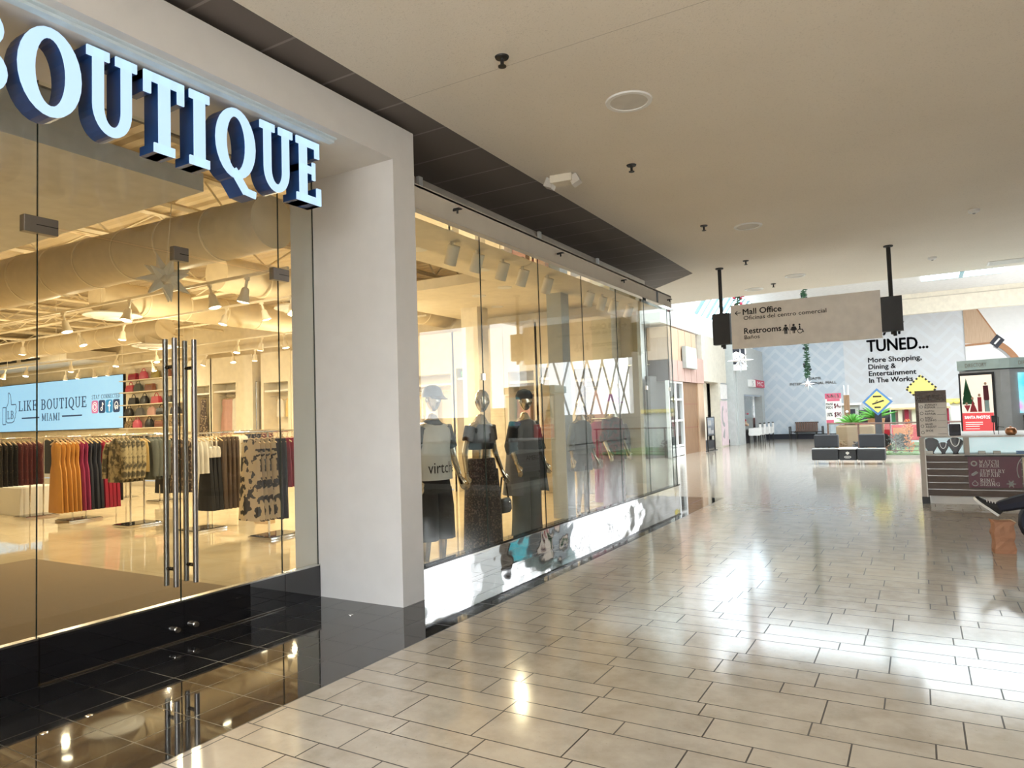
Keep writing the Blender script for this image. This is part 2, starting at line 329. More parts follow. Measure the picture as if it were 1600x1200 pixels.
def slab(ch, T=.15, t=.10):
    """slab serif capital as convex pieces on a cap height of 1: (pieces, width)"""
    s = .07; g = []
    def stem(x, top=1, bot=1):
        g.append(rc(x, 0, x + T, 1))
        if top: g.append(rc(x - s, 1 - t, x + T + s, 1))
        if bot: g.append(rc(x - s, 0, x + T + s, t))
    if ch == 'I': stem(s); return g, T + 2 * s
    if ch in 'EFL':
        stem(s); W = .56
        if ch in 'EL': g.append(rc(s, 0, W, t)); g.append(rc(W - t * .9, 0, W, .27))
        if ch in 'EF': g.append(rc(s, 1 - t, W - .03, 1)); g.append(rc(W - t * .9 - .03, .75, W - .03, 1)); g.append(rc(s, .47, .42, .47 + t)); g.append(rc(.36, .38, .43, .66))
        return g, W
    if ch == 'T': g.append(rc(.3 - T / 2, 0, .3 + T / 2, 1)); g.append(rc(0, 1 - t, .6, 1)); g.append(rc(.3 - T / 2 - s, 0, .3 + T / 2 + s, t)); g.append(rc(0, .72, t * .9, 1)); g.append(rc(.6 - t * .9, .72, .6, 1)); return g, .6
    if ch in 'OQ':
        g += arc(.33, .5, .33, .5, 0, 360, T, t, 28)
        if ch == 'Q': g.append(bar(.28, .12, .50, -.16, .12)); g.append(bar(.47, -.14, .66, -.16, .10))
        return g, .66
    if ch == 'U':
        T *= .78
        for x in (s, .62 - T - s): g.append(rc(x, .34, x + T, 1)); g.append(rc(x - s, 1 - t, x + T + s, 1))
        g += arc(.31, .34, .31 - s, .34, 180, 360, T, t, 16); return g, .62
    if ch in 'BPRD':
        stem(s, 1, 1)
        if ch == 'D': g += arc(.24, .5, .36, .5, -90, 90, T, t, 16); g.append(rc(s, 0, .26, t)); g.append(rc(s, 1 - t, .26, 1)); return g, .6
        g += arc(.28, .735, .26, .265, -90, 90, T, t, 12); g.append(rc(s, 1 - t, .3, 1)); g.append(rc(s, .47, .3, .47 + t))
        if ch == 'B': g += arc(.30, .285, .27, .285, -90, 90, T, t, 12); g.append(rc(s, 0, .32, t))
        if ch == 'R': g.append(bar(.30, .5, .52, .05, T)); g.append(rc(.44, 0, .63, t))
        return g, .6
    if ch == 'K': stem(s); g.append(bar(s + T, .42, .50, .95, t)); g.append(bar(.26, .55, .52, .05, T)); g.append(rc(.40, 1 - t, .62, 1)); g.append(rc(.42, 0, .66, t)); return g, .66
    if ch == 'M':
        stem(s, 0); stem(.62, 0); g.append(bar(s + T / 2, .95, .42, .12, T)); g.append(bar(.42, .12, .62 + T / 2, .95, t)); g.append(rc(0, 1 - t, s + T, 1)); g.append(rc(.62, 1 - t, .62 + T + s, 1)); return g, .84
    if ch == 'N': stem(s, 1); stem(.52, 1); g.append(bar(s + T / 2, .95, .52 + T / 2, .06, T)); return g, .74
    if ch == 'A': g.append(bar(.10, .05, .33, .98, t)); g.append(bar(.33, .98, .58, .05, T)); g.append(rc(.18, .30, .5, .30 + t * .8)); g.append(rc(0, 0, .22, t)); g.append(rc(.46, 0, .70, t)); return g, .70
    if ch == 'W': g += [bar(.08, .95, .24, .05, T), bar(.24, .05, .42, .85, t), bar(.42, .85, .58, .05, T), bar(.58, .05, .76, .95, t), rc(0, 1 - t, .2, 1), rc(.66, 1 - t, .86, 1)]; return g, .86
    if ch == 'Y': g += [rc(.3 - T / 2, 0, .3 + T / 2, .5), bar(.08, .95, .3, .45, T), bar(.52, .95, .3, .45, t), rc(0, 1 - t, .2, 1), rc(.42, 1 - t, .62, 1), rc(.16, 0, .44, t)]; return g, .62
    if ch in 'CG':
        g += arc(.33, .5, .33, .5, 45, 315, T, t, 20); g.append(rc(.52, .70, .60, 1))
        if ch == 'G': g += [rc(.48, .02, .60, .42), rc(.38, .36, .66, .36 + t)]
        return g, .62
    if ch == 'S': g += arc(.27, .74, .25, .26, 20, 270, t, t, 14); g += arc(.27, .27, .26, .27, -160, 90, t, t, 14); g += [rc(.45, .72, .52, 1), rc(.0, 0, .07, .28)]; return g, .54
    if ch == 'H': stem(s); stem(.52); g.append(rc(s, .45, .6, .45 + t)); return g, .74
    if ch == 'J': g += [rc(.24, .25, .24 + T, 1), rc(.16, 1 - t, .48, 1)]; g += arc(.20, .22, .19, .22, 180, 360, T * .8, t, 8); return g, .48
    if ch == 'Z': g += [rc(0, 1 - t, .52, 1), rc(0, 0, .54, t), bar(.06, .08, .47, .92, T), rc(0, .72, t, 1), rc(.54 - t, 0, .54, .28)]; return g, .54
    return [], .3
def slab_text(mb, txt, o, u, v, h, width=None, align='l', T=.13, t=.07, gap=.12):
    gl = [slab(c, T, t) for c in txt]; w = sum(g[1] for g in gl) + gap * (len(gl) - 1); sx = h if width is None else width / w
    x = {'l': 0, 'c': -w / 2, 'r': -w}[align]
    for ps, cw in gl:
        mb.flat([[((p[0] + x) * sx, p[1] * h) for p in poly] for poly in ps], o, u, v); x += cw + gap
    return mb
# ------------------------------------------------------------------ the building shell
ZC = 4.35                                                    # corridor ceiling
struct(MB().box((-3.235, -8, -.1), (1.9, 46, 0)).box((1.9, -8, -.1), (7.5, 46, 0)).box((-8.9, 13.3, -.1), (-3.235, 46, 0)).build('floor', 'stone'), 'polished limestone floor of mixed courses')
struct(MB().box((-4.97, -8, -.1), (-3.235, 13.3, 0)).build('floor_border', 'blacktile'), 'band of polished black granite tiles along the shop front')
struct(MB().box((-31.2, -3, -.1), (-4.97, 13.3, 0)).build('floor_shop', 'storefloor'), 'glossy cream shop floor')
struct(MB().prism([(-3.66, -2.6), (6.7, -2.6), (6.7, 17.1), (-8.9, 17.1), (-8.9, 17.0), (-4.95, 14.82), (-3.72, 13.62)], (0, 0, ZC), (1, 0, 0), (0, 1, 0), (0, 0, .9)).build('ceiling', 'ceiling'), 'stippled corridor ceiling')
struct(MB().prism([(-5.9, -2.6), (-3.66, -2.6), (-3.72, 13.62), (-4.95, 14.82), (-8.9, 17.0), (-8.9, 13.9), (-5.9, 13.9)], (0, 0, ZC + .004), (1, 0, 0), (0, 1, 0), (0, 0, .1)).build('ceiling_strip', 'darkceil'), 'strip of charcoal ceiling tiles above the shop front')
# portal frame round the shop entrance
struct(MB().box((-5.0, .3, 3.95), (-3.94, 5.08, 4.28)).box((-5.25, 4.78, 0), (-3.94, 5.08, 3.95)).box((-4.97, .3, 0), (-3.94, .6, 3.95)).build('wall_portal', 'portal'), 'thick white portal frame round the shop doors')
struct(MB().box((-5.2, -2.6, 0), (-3.94, .3, ZC)).build('wall_left', 'portal'))
struct(MB().box((-5.3, .3, 4.28), (-5.0, 5.08, 5.1)).box((-4.78, 5.08, 3.82), (-4.75, 13.72, ZC)).box((-5.3, 5.08, 4.3), (-5.0, 12.9, 5.1)).build('wall_above_windows', 'soffit'))
# fascia above the display windows, with clips
fa = struct(MB().box((-4.75, 5.08, 3.80), (-3.96, 12.9, 3.83)).box((-4.0, 5.08, 3.575), (-3.96, 12.9, 3.82)).build('trim_1', 'soffit'), 'plain fascia above the display windows')
for y in (5.25, 8.11, 10.27): MB().box((-4.74, y + .9, 4.2), (-4.70, y + .97, ZC)).build('bracket', 'white', fa)
MB().box((-3.958, 12.02, 3.60), (-3.955, 12.12, 3.80)).build('slot', 'black', fa)
tr = struct(MB().box((-4.03, 5.08, 3.535), (-3.93, 12.92, 3.578)).build('trim_2', 'mirror'), 'polished steel head rail of the display windows')
struct(MB().box((-4.10, 5.08, 0), (-3.965, 12.88, .262)).build('baseboard_windows', 'wavy'), 'mirror polished steel plinth below the display windows')
struct(MB().box((-4.03, 5.08, .262), (-3.945, 12.9, .285)).build('trim_3', 'blackgloss'))
seams = [5.085, 6.24, 7.565, 8.84, 10.115, 11.39, 12.66]
n = 1
for a, b in zip(seams, seams[1:]):
    w = struct(MB().box((-3.99, a + .004, .285), (-3.978, b - .004, 3.54)).build('window_%d' % n, 'glass'), 'tall frameless display window pane'); n += 1
    MB().box((-3.9905, b - .004, .285), (-3.9775, b - .0005, 3.54)).build('edge', 'glass_edge', w)
    for z in (2.02,): MB().box((-4.0, b - .03, z), (-3.97, b + .02, z + .07)).build('clip', 'steel', w)
w = struct(MB().box((-3.99, 12.664, .285), (-3.978, 12.86, 3.54)).box((-5.6, 12.86, .285), (-3.98, 12.872, 3.54)).build('window_%d' % n, 'glass'), 'glass corner of the display window'); n += 1
MB().box((-3.992, 12.858, .285), (-3.976, 12.874, 3.54)).build('edge', 'glass_edge', w)
# entrance: side lights, transom and a pair of frameless doors
XD = -4.95
def pane(name, y0, y1, z0, z1, label):
    o = struct(MB().box((XD - .006, y0 + .004, z0), (XD + .006, y1 - .004, z1)).build(name, 'glass'), label)
    MB().box((XD - .0065, y1 - .004, z0), (XD + .0065, y1, z1)).build('edge', 'glass_edge', o); return o
YL, YM, YR = 2.36, 3.375, 4.36
for nm, a, b, lb in (('window_8', .6, YL, 'glass side panel beside the shop door nearest the camera'), ('window_9', YR, 4.78, 'narrow glass side panel between the shop doors and the white portal')):
    o = pane(nm, a, b, .3, 3.95, lb)
    MB().box((XD - .03, a, .0), (XD + .03, b - .004, .29)).build('bottom_rail', 'blackbase', o)
    MB().box((XD - .03, a, .29), (XD + .032, b - .004, .303)).build('rail_cap', 'steel', o)
o = pane('window_10', YL, YR, 2.98, 3.95, 'glass transom above the pair of shop doors')
for nm, a, b, sgn in (('door_1', YL + .006, YM - .003, 1), ('door_2', YM + .003, YR - .006, -1)):
    o = pane(nm, a, b, .3, 2.965, 'frameless glass shop door with long steel pulls')
    MB().box((XD - .03, a, .014), (XD + .03, b, .29)).build('bottom_rail', 'blackbase', o)
    MB().box((XD - .032, a, .29), (XD + .034, b, .303)).build('rail_cap', 'steel', o)
    MB().box((XD - .032, a, .006), (XD + .032, b, .014)).build('rail_foot', 'steel', o)
    y = b - .075 if sgn > 0 else a + .075
    MB().tube([(XD + .03, y, .10), (XD + .055, y, .10)], .022, 12).tube([(XD + .055, y, .10), (XD + .075, y, .10)], [.014, .02], 12).build('lock', 'chrome', o, True)
    yb = b - .08 if sgn > 0 else a + .08
    for side in (1, -1):
        h = MB().tube([(XD + side * .058, yb, .42), (XD + side * .058, yb, 2.30)], .02, 14).build('door_handle', 'brushed', o, True)
        for z in (.55, 2.08): MB().tube([(XD + side * .004, yb, z), (XD + side * .056, yb, z)], .014, 10).build('standoff', 'blackgloss', h, True)
for y, l, z, nm in ((YL, .21, 2.97, 'top_hinge'), (YR, .18, 2.97, 'top_hinge'), (YM, .12, 2.97, 'top_patch')):
    p = MB().box((XD - .03, y - l * (.45 if y != YM else .5), z - .055), (XD + .03, y + l * .55, z + .055)).build(nm, 'brushed', bpy.data.objects['window_10'], bev=.004)
    MB().box((XD + .0302, y - l * .1, z - .004), (XD + .031, y + l * .54, z + .002)).build('seam', 'black', p)
struct(MB().box((-9.9, 1.0, 0), (-5.9, 4.68, .008)).build('floor_mat', 'carpet'), 'large taupe entrance mat set in the shop floor')
# shop interior shell
struct(MB().box((-31.3, 13.55, 0), (-4.9, 13.75, 5.1)).build('wall_shop_back', 'storewall'))
struct(MB().box((-31.3, -3.1, 0), (-31.1, 13.75, 5.1)).build('wall_shop_side', 'storewall'))
struct(MB().box((-31.3, -3.1, 0), (-5.0, -2.9, 5.1)).box((-5.2, -3.1, 0), (-5.0, -2, 5.1)).build('wall_shop_front', 'storewall'))
struct(MB().box((-31.3, -3.1, 4.98), (-4.8, 13.7, 5.1)).build('ceiling_shop', 'deck'), 'corrugated metal roof deck over the shop')
# drywall clouds: stepped one inside the doors, one along the windows, one at the far left
struct(MB().box((-15.5, -2.5, 3.9), (-5.9, 4.29, 4.08)).box((-12.5, -2.5, 4.08), (-5.93, 3.2, 4.42)).build('ceiling_cloud', 'whiteceil'), 'stepped white drywall soffit inside the doors')
struct(MB().box((-6.13, 5.36, 3.92), (-4.86, 9.8, 4.1)).box((-9.0, 9.8, 3.92), (-4.86, 13.5, 4.1)).box((-4.86, 5.2, 3.60), (-4.04, 12.8, 3.79)).build('ceiling_window_bay', 'storewhite'), 'flat cream soffit over the window display')
sf = struct(MB().box((-30.5, 11.9, 3.95), (-23.2, 13.5, 4.25)).build('ceiling_rear_soffit', 'storewhite'))
for x in (-29.6, -27.5, -26.0): MB().box((x, 11.89, 4.03), (x + 1.2, 11.9, 4.17)).build('vent', 'black', sf)
# columns inside the window
struct(MB().box((-5.12, 9.98, 0), (-4.86, 10.26, 3.6)).build('wall_column_grey', 'greycol'), 'plain grey-green column just inside the display window')
struct(MB().box((-8.1, 11.9, 0), (-7.7, 12.3, 3.92)).build('wall_column_white', 'storewhite'))
# steel joists and girders of the roof
def joist(p0, p1, z0, z1, nseg, label, grp):
    p0, p1 = Vector(p0), Vector(p1); t = thing('roof_joist', label, 'joist', p0, 0, grp); d = p1 - p0
    for z, nm in ((z0, 'bottom_chord'), (z1, 'top_chord')): MB().tube([(0, 0, z), (d.x, d.y, z)], .04, 4).build(nm, 'truss', t)
    pts = [(d.x * i / nseg, d.y * i / nseg, z0 if i % 2 else z1) for i in range(nseg + 1)]
    w = MB()
    for a, b in zip(pts, pts[1:]): w.tube([a, b], .017, 4)
    w.build('web', 'truss', t)
for i in range(12): joist((-6.2 - i * 1.9, 4.0 if i < 2 else -.5, 0), (-6.2 - i * 1.9, 13.4, 0), 4.46, 4.93, 20, 'open-web steel roof joist running front to back, %s from the windows' % ORD[i], 'roof joists over the shop')
for i, y in enumerate((6.6, 9.0, 11.4)): joist((-30, y, 0), (-6.2, y, 0), 4.28, 4.46, 40, 'long steel girder across the shop, %s from the doors' % ORD[i], 'girders over the shop')
# spiral ducts
def duct(pts, r, label, diff=None):
    t = thing('air_duct', label, 'duct', (0, 0, 0), 0, 'round ducts under the shop roof')
    r0, r1 = r if isinstance(r, tuple) else (r, r)
    MB().tube(pts, [r0, r1], 28).build('duct_run', 'duct', t, True)
    a, b = Vector(pts[0]), Vector(pts[-1]); k = int((b - a).length / .8)
    d = (b - a).normalized()
    for i in range(1, k): p = a + (b - a) * i / k; MB().tube([p - d * .012, p + d * .012], r0 + (r1 - r0) * i / k + .010, 28).build('seam_ring', 'truss', t, True)
    if diff:
        x, y, z = diff
        MB().tube([(x, y, z + .22), (x, y, z)], .22, 18).build('drop', 'duct', t, True)
        MB().lathe((x, y, z), [(.22, .02), (.48, 0), (.50, -.03), (.36, -.04), (.34, -.075), (.16, -.08), (.14, -.11), (.01, -.11)], 28).build('diffuser', 'white', t, True)
duct([(-22, 5.0, 3.87), (-5.75, 5.0, 3.74)], (.46, .28), 'large spiral duct crossing the shop above the doors')
duct([(-13.0, 7.2, 4.12), (-13.0, 13.4, 4.12)], .29, 'round duct running to the back wall above the dress racks', (-13.0, 7.5, 3.8))
duct([(-30, 10.0, 3.98), (-15.2, 10.0, 3.98)], .26, 'slimmer duct crossing the middle of the shop', (-15.6, 10.0, 3.62))
duct([(-9.6, 7.2, 4.08), (-9.6, 13.4, 4.08)], .28, 'round duct seen through the display windows', (-9.6, 9.0, 3.75))
# ------------------------------------------------------------------ the far hall
struct(MB().box((-8.95, 17.1, 7.0), (7.0, 18.2, 7.2)).box((-8.95, 29.6, 7.0), (7.0, 41.2, 7.2)).box((-8.95, 18.2, 7.0), (-6.9, 29.6, 7.2)).box((4.2, 18.2, 7.0), (7.0, 29.6, 7.2)).build('ceiling_hall', 'whiteceil'))
struct(MB().box((-8.95, 17.05, ZC + .01), (7.0, 17.15, 7.2)).build('wall_drop', 'whiteceil'))
def skylight(name, x0, y0, x1, y1, z, nb, label, m='sky', bd=.12):
    o = struct(MB().box((x0, y0, z), (x1, y1, z + .03)).build(name, m), label)
    b = MB()
    for i in range(nb + 1): y = y0 + (y1 - y0) * i / nb; b.box((x0, y - .05, z - bd), (x1, y + .05, z - .002))
    b.box(((x0 + x1) / 2 - .08, y0, z - bd - .02), ((x0 + x1) / 2 + .08, y1, z - .003)); b.build('skylight_bar', 'skybar', o)
skylight('window_11', -6.9, 18.2, 4.2, 29.6, 7.05, 9, 'big hall skylight behind the corridor ceiling')
skylight('window_12', .35, 33.3, 3.2, 34.8, 6.96, 1, 'narrow skylight strip near the cream bulkhead', 'sky', .01)
# raked skylight over the left-hand shops
o = struct(MB().add([(-7.9, 28.9, 5.72), (-7.9, 38.5, 5.72), (-5.6, 38.5, 9.2), (-5.6, 28.9, 9.2)], [(0, 1, 2, 3)]).build('window_13', 'sky'), 'raked skylight above the left-hand shops')
b = MB()
for i in range(13): y = 28.9 + 9.6 * i / 12; b.tube([(-7.86, y, 5.72), (-5.56, y, 9.2)], .055 if i % 2 else .09, 4)
b.build('skylight_bar', 'skybar', o)
struct(MB().box((-9.0, 13.3, 0), (-8.75, 41.2, 7.2)).build('wall_hall_left', 'white'))
struct(MB().box((-8.8, 24.6, 4.95), (-7.98, 28.8, 7.0)).box((-8.8, 28.8, 4.95), (-7.98, 40.9, 5.72)).build('wall_over_shops', 'white'))
struct(MB().box((-8.9, 41.0, 0), (2.1, 41.2, 6.32)).build('wall_back', 'farwall'), 'far wall wrapped in a pale diamond graphic')
struct(MB().box((-8.9, 41.0, 6.32), (7.2, 41.2, 9.3)).build('wall_back_upper', 'cream'))
struct(MB().box((2.1, 41.0, 0), (7.2, 41.2, 6.35)).build('wall_back_poster', 'whiteceil'))
struct(MB().box((-7.5, 40.93, 0), (-3.3, 41.0, .28)).build('baseboard_back', 'navydark'))
bk = struct(MB().box((-7.0, 38.6, 6.02), (7.0, 38.9, 7.1)).build('trim_4', 'cream'), 'cream bulkhead across the hall')
MB().box((-7.0, 38.58, 6.75), (7.0, 38.6, 6.79)).build('reveal', 'soffit', bk)
# daylit entrance wall on the right of the hall, with diamond glazing bars
struct(MB().box((6.7, 17.1, 0), (7.0, 19.0, 7.2)).box((6.7, 39.5, 0), (7.0, 41.2, 7.2)).box((6.7, 19.0, 5.6), (7.0, 39.5, 7.2)).box((6.7, 19.0, 0), (7.0, 39.5, .25)).box((6.7, 19.0, .2), (7.0, 39.5, 1.7)).build('wall_hall_right', 'white'))
o = struct(MB().box((6.95, 19.0, 1.7), (6.98, 39.5, 5.6)).build('window_14', 'day'), 'glazed entrance wall with diamond bars')
b = MB()
for i in range(1, 7):
    y = 26.5 + i * 2.05 - 2
    for dz in (1, -1):
        a0, a1 = (y, .25 if dz > 0 else 5.6), (y + 5.35 * .62, 5.6 if dz > 0 else .25)
        if a0[0] < 27.5: k = (27.5 - a0[0]) / (a1[0] - a0[0]); a0 = (27.5, a0[1] + k * (a1[1] - a0[1]))
        if a1[0] > 39.5: k = (39.5 - a0[0]) / (a1[0] - a0[0]); a1 = (39.5, a0[1] + k * (a1[1] - a0[1]))
        if a1[0] > a0[0]: b.tube([(6.9, *a0), (6.9, *a1)], .06, 4)
b.build('glazing_bar', 'grey', o)
struct(MB().box((6.6, 26.3, 0), (7.0, 27.5, 5.7)).box((6.6, 22.2, 0), (7.0, 23.4, 5.7)).build('wall_hall_pier', 'white'))
# right side and rear of the corridor (outside the frame, closing the space)
struct(MB().box((6.7, -8, 0), (6.9, 17.1, ZC)).build('wall_right', 'taupewall'))
struct(MB().box((-5, -14.2, 0), (7, -14.0, 7)).box((-5.2, -14.2, 0), (-5, -2.6, 7)).box((6.9, -14.2, 0), (7.2, -2.6, 7)).box((-5.9, -2.7, ZC), (7, -2.58, 7)).build('wall_rear', 'white'))
struct(MB().box((-5, -14, -.1), (7.2, -8, 0)).build('floor_rear', 'stone'))
skylight('window_15', -5, -14, 7, -2.8, 6.9, 4, 'added unseen skylight behind the camera', 'skyadded')  # unseen skylight, added to brighten the near corridor from behind
# ------------------------------------------------------------------ neighbouring shops on the left
XS = -7.9
struct(MB().box((-8.7, 25.1, 2.83), (XS, 28.8, 4.85)).build('wall_shop_tan', 'tan'))
o = bpy.data.objects['wall_shop_tan']
MB().box((-8.7, 25.1, 2.83), (XS + .05, 29.72, 3.62)).box((-8.7, 28.2, 3.62), (XS + .05, 29.72, 3.86)).build('lower_panel', 'pink', o)
g = MB()
for y in (26.0, 26.9, 27.8, 28.6): g.box((XS + .05, y - .012, 2.83), (XS + .053, y + .012, 3.62)); g.box((XS, y + .4 - .012, 3.62), (XS + .003, y + .4 + .012, 4.85))
g.build('panel_joint', 'brownbag', o)
t = thing('shop_sign', 'blank pale green square sign on the tan and pink panelled shop front', 'sign', (XS, 27.42, 3.36))
MB().box((.05, -.75, 0), (.20, .75, .85)).build('box', 'greycol', t); MB().box((.20, -.73, .02), (.21, .73, .83)).build('face', 'mint', t)
d = struct(MB().box((-8.0, 25.0, 0), (-7.95, 26.75, 2.83)).build('door_3', 'glass'), 'white framed glass door of the panelled shop')
f = MB()
for y in (25.0, 25.85, 26.7): f.box((-8.02, y - .06, 0), (-7.90, y + .06, 2.83))
for z in (.02, .35, 1.3, 2.1, 2.75): f.box((-8.015, 25.0, z), (-7.905, 26.75, z + (.30 if z < .1 else .07)))
f.build('frame', 'white', d)
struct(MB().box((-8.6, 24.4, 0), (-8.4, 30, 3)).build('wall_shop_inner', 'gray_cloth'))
bw = struct(MB().box((-8.25, 26.85, 0), (-7.96, 28.9, 2.83)).build('wall_shop_walnut', 'brownwood'))
g = MB()
for z in (1.02, 1.95): g.box((-7.96, 26.85, z), (-7.955, 28.9, z + .03))
g.build('panel_joint', 'brownbag', bw)
struct(MB().box((-8.25, 28.9, 0), (-7.9, 29.72, 2.83)).build('wall_shop_pilaster', 'tan'))
struct(MB().box((-8.7, 29.72, 2.95), (XS, 33.9, 4.95)).box((-8.3, 32.35, 0), (XS, 33.9, 2.95)).build('wall_shop_cream', 'creamwall'))
struct(MB().box((-8.7, 29.72, 0), (-8.45, 32.4, 2.95)).build('wall_shop_recess', 'cream'))
struct(MB().box((-8.45, 30.2, 0), (-8.2, 32.35, .35)).box((-8.3, 33.9, 0), (-7.86, 34.15, .30)).build('baseboard_shops', 'navydark'))
struct(MB().box((-8.3, 33.9, 0), (-7.55, 34.3, 4.95)).box((-8.7, 34.3, 2.45), (-7.5, 41, 4.9)).box((-8.7, 34.3, 0), (-7.5, 35.7, 2.45)).box((-8.7, 40.3, 0), (-7.5, 41, 2.45)).build('wall_salon', 'stonegrey'))
struct(MB().box((-8.75, 35.7, 0), (-8.6, 40.3, 2.45)).build('wall_salon_inner', 'white'))
d = struct(MB().box((-7.62, 35.7, 1.25), (-7.58, 38.4, 2.42)).build('window_16', 'glass'), 'salon shop window')
MB().box((-7.66, 35.7, 2.37), (-7.54, 40.3, 2.45)).box((-7.66, 38.4, 0), (-7.54, 38.5, 2.4)).box((-7.66, 35.7, 0), (-7.54, 35.8, 2.4)).build('frame', 'silver', d)
t = thing('salon_sign', 'white and crimson box sign reading MC above the salon opening', 'sign', (-7.5, 36.8, 2.86))
MB().box((0, 0, 0), (.15, 1.2, .36)).build('white_box', 'white', t); MB().box((0, 1.2, 0), (.17, 3.5, .38)).build('crimson_box', 'crimson', t)
put_text(MB(), 'MC', (.172, 1.55, .08), (0, 1, 0), (0, 0, 1), .22, 1.6).build('lettering', 'white', t)
put_text(MB(), 'S', (.152, .3, .06), (0, 1, 0), (0, 0, 1), .24, .4).build('lettering', 'grey', t)
# posters of the cream shop
t = thing('wall_poster', 'tall poster with grey top and orange dish in the recess of the cream shop', 'poster', (-8.4, 30.0, 2.0))
MB().box((-.045, 0, 0), (0, 1.5, .92)).build('sheet', 'white', t)
MB().flat([rc(.04, .38, 1.46, .90)], (.002, 0, 0), (0, 1, 0), (0, 0, 1)).build('grey_band', 'grey', t)
MB().flat([[(.1, .40), (.75, .08), (1.4, .25), (.8, .34)]], (.003, 0, 0), (0, 1, 0), (0, 0, 1)).build('orange_shape', 'orange', t)
t = thing('notice_board', 'small red and white notice under the tall poster at the cream shop', 'notice', (-8.4, 30.15, 1.62)); MB().box((-.045, 0, 0), (0, 1.3, .22)).build('board', 'redbag', t)
MB().flat([rc(.1, .03, 1.2, .08), rc(.1, .13, 1.2, .17)], (.002, 0, 0), (0, 1, 0), (0, 0, 1)).build('text_line', 'white', t)
t = thing('pink_banner', 'tall pink poster banner with grey bird-like shapes on the cream pilaster', 'banner', (XS, 32.5, .06))
MB().box((.005, 0, 0), (.03, 1.25, 2.05)).build('sheet', 'pinkposter', t); MB().box((.005, -.01, 2.05), (.04, 1.26, 2.08)).build('top_bar', 'white', t)
sh = MB().flat(arc(.5, 1.35, .42, .5, 100, 290, .2, .2), (.032, 0, 0), (0, 1, 0), (0, 0, 1)); sh.flat([[(.15, .4), (.5, .3), (.62, .8), (.3, .62)], [(.9, 1.5), (1.05, 1.55), (1.0, 1.75)]], (.032, 0, 0), (0, 1, 0), (0, 0, 1)).build('bird_shape', 'grey', t)
t = thing('window_frame_box', 'small framed grey panel above the pink banner on the cream pilaster', 'frame', (XS, 32.6, 2.2))
MB().box((.005, 0, 0), (.05, 1.1, .70)).build('panel', 'whiteceil', t); MB().box((.05, -.04, -.04), (.07, 1.14, 0)).box((.05, -.04, .70), (.07, 1.14, .74)).box((.05, 1.1, 0), (.07, 1.14, .70)).build('frame', 'silver', t)
t = thing('easel_sign', 'black floor-standing easel with collage poster in front of the tan pilaster', 'easel', (-7.62, 28.9, 0))
f = MB()
for y in (0, 1.15): f.box((0, y, 0), (.04, y + .04, 1.42))
f.box((0, 0, .62), (.04, 1.19, .66)).box((0, 0, 1.38), (.04, 1.19, 1.42)).box((-.05, -.1, 0), (.09, 1.3, .02)).build('frame', 'black', t)
MB().box((.01, .04, .66), (.03, 1.15, 1.38)).build('sheet', 'silver', t)
MB().flat([rc(.1, .06, .5, .3), rc(.55, .05, .95, .2), rc(.1, .4, .6, .62), arc(.85, .5, .12, .18, 0, 360, .12, .18, 8)[0]], (.032, .04, .66), (0, 1, 0), (0, 0, 1)).build('picture', 'grey', t)
t = thing('blade_screen', 'blade sign with dark picture in white frame hung from the cream shop front', 'sign', (-7.9, 34.0, 3.55))
MB().box((.1, -.02, 0), (.95, .06, 1.4)).build('frame', 'white', t); MB().box((.16, -.03, .3), (.90, -.021, 1.34)).build('screen', 'navydark', t)
MB().flat([[(.2, .5), (.6, .6), (.85, .45), (.85, .75), (.5, .9), (.25, .8)]], (0, -.033, 0), (1, 0, 0), (0, 0, 1)).build('picture', 'lit_white', t)
for x in (.3, .8): MB().tube([(x, .02, 1.4), (x - .05, .02, 1.41 + .8)], .015, 6).build('hanger_wire', 'steel', t)
# big watch picture on the far wall
t = thing('wall_mural', 'huge mural of a tan strap and buckle on the far white wall', 'mural', (2.1, 40.99, 0))
MB().box((0, -.03, 0), (5.0, 0, 6.34)).build('sheet', 'white', t)
u = ((0, -.033, 0), (1, 0, 0), (0, 0, 1))
MB().flat([[(0, 4.6), (0, 6.32), (.55, 6.32), (1.35, 4.75), (.9, 4.5)]], *u).build('strap_face', 'tan', t)
MB().flat([bar(.55, 6.32, 1.45, 4.6, .06), bar(0, 4.5, 1.05, 4.55, .10)] + arc(0.35, 2.6, 2.05, 2.35, 5, 62, .28, .28, 12), *((0, -.036, 0), u[1], u[2])).build('strap_edge', 'pot', t)
MB().flat(arc(0.35, 2.6, 1.78, 2.08, 5, 62, .12, .12, 12), *((0, -.036, 0), u[1], u[2])).build('strap_shadow', 'grey', t)
MB().flat([[(1.0, 4.55), (1.3, 4.25), (1.62, 4.65), (1.32, 4.95)]], *((0, -.039, 0), u[1], u[2])).build('buckle', 'navydark', t)
MB().flat([bar(1.2, 4.48, 1.42, 4.74, .08)], *((0, -.042, 0), u[1], u[2])).build('buckle_pin', 'white', t)
MB().flat([[(.1, 2.9), (.7, 2.5), (1.0, 3.0), (.4, 3.5)]], *((0, -.036, 0), u[1], u[2])).build('crown', 'signgrey', t)
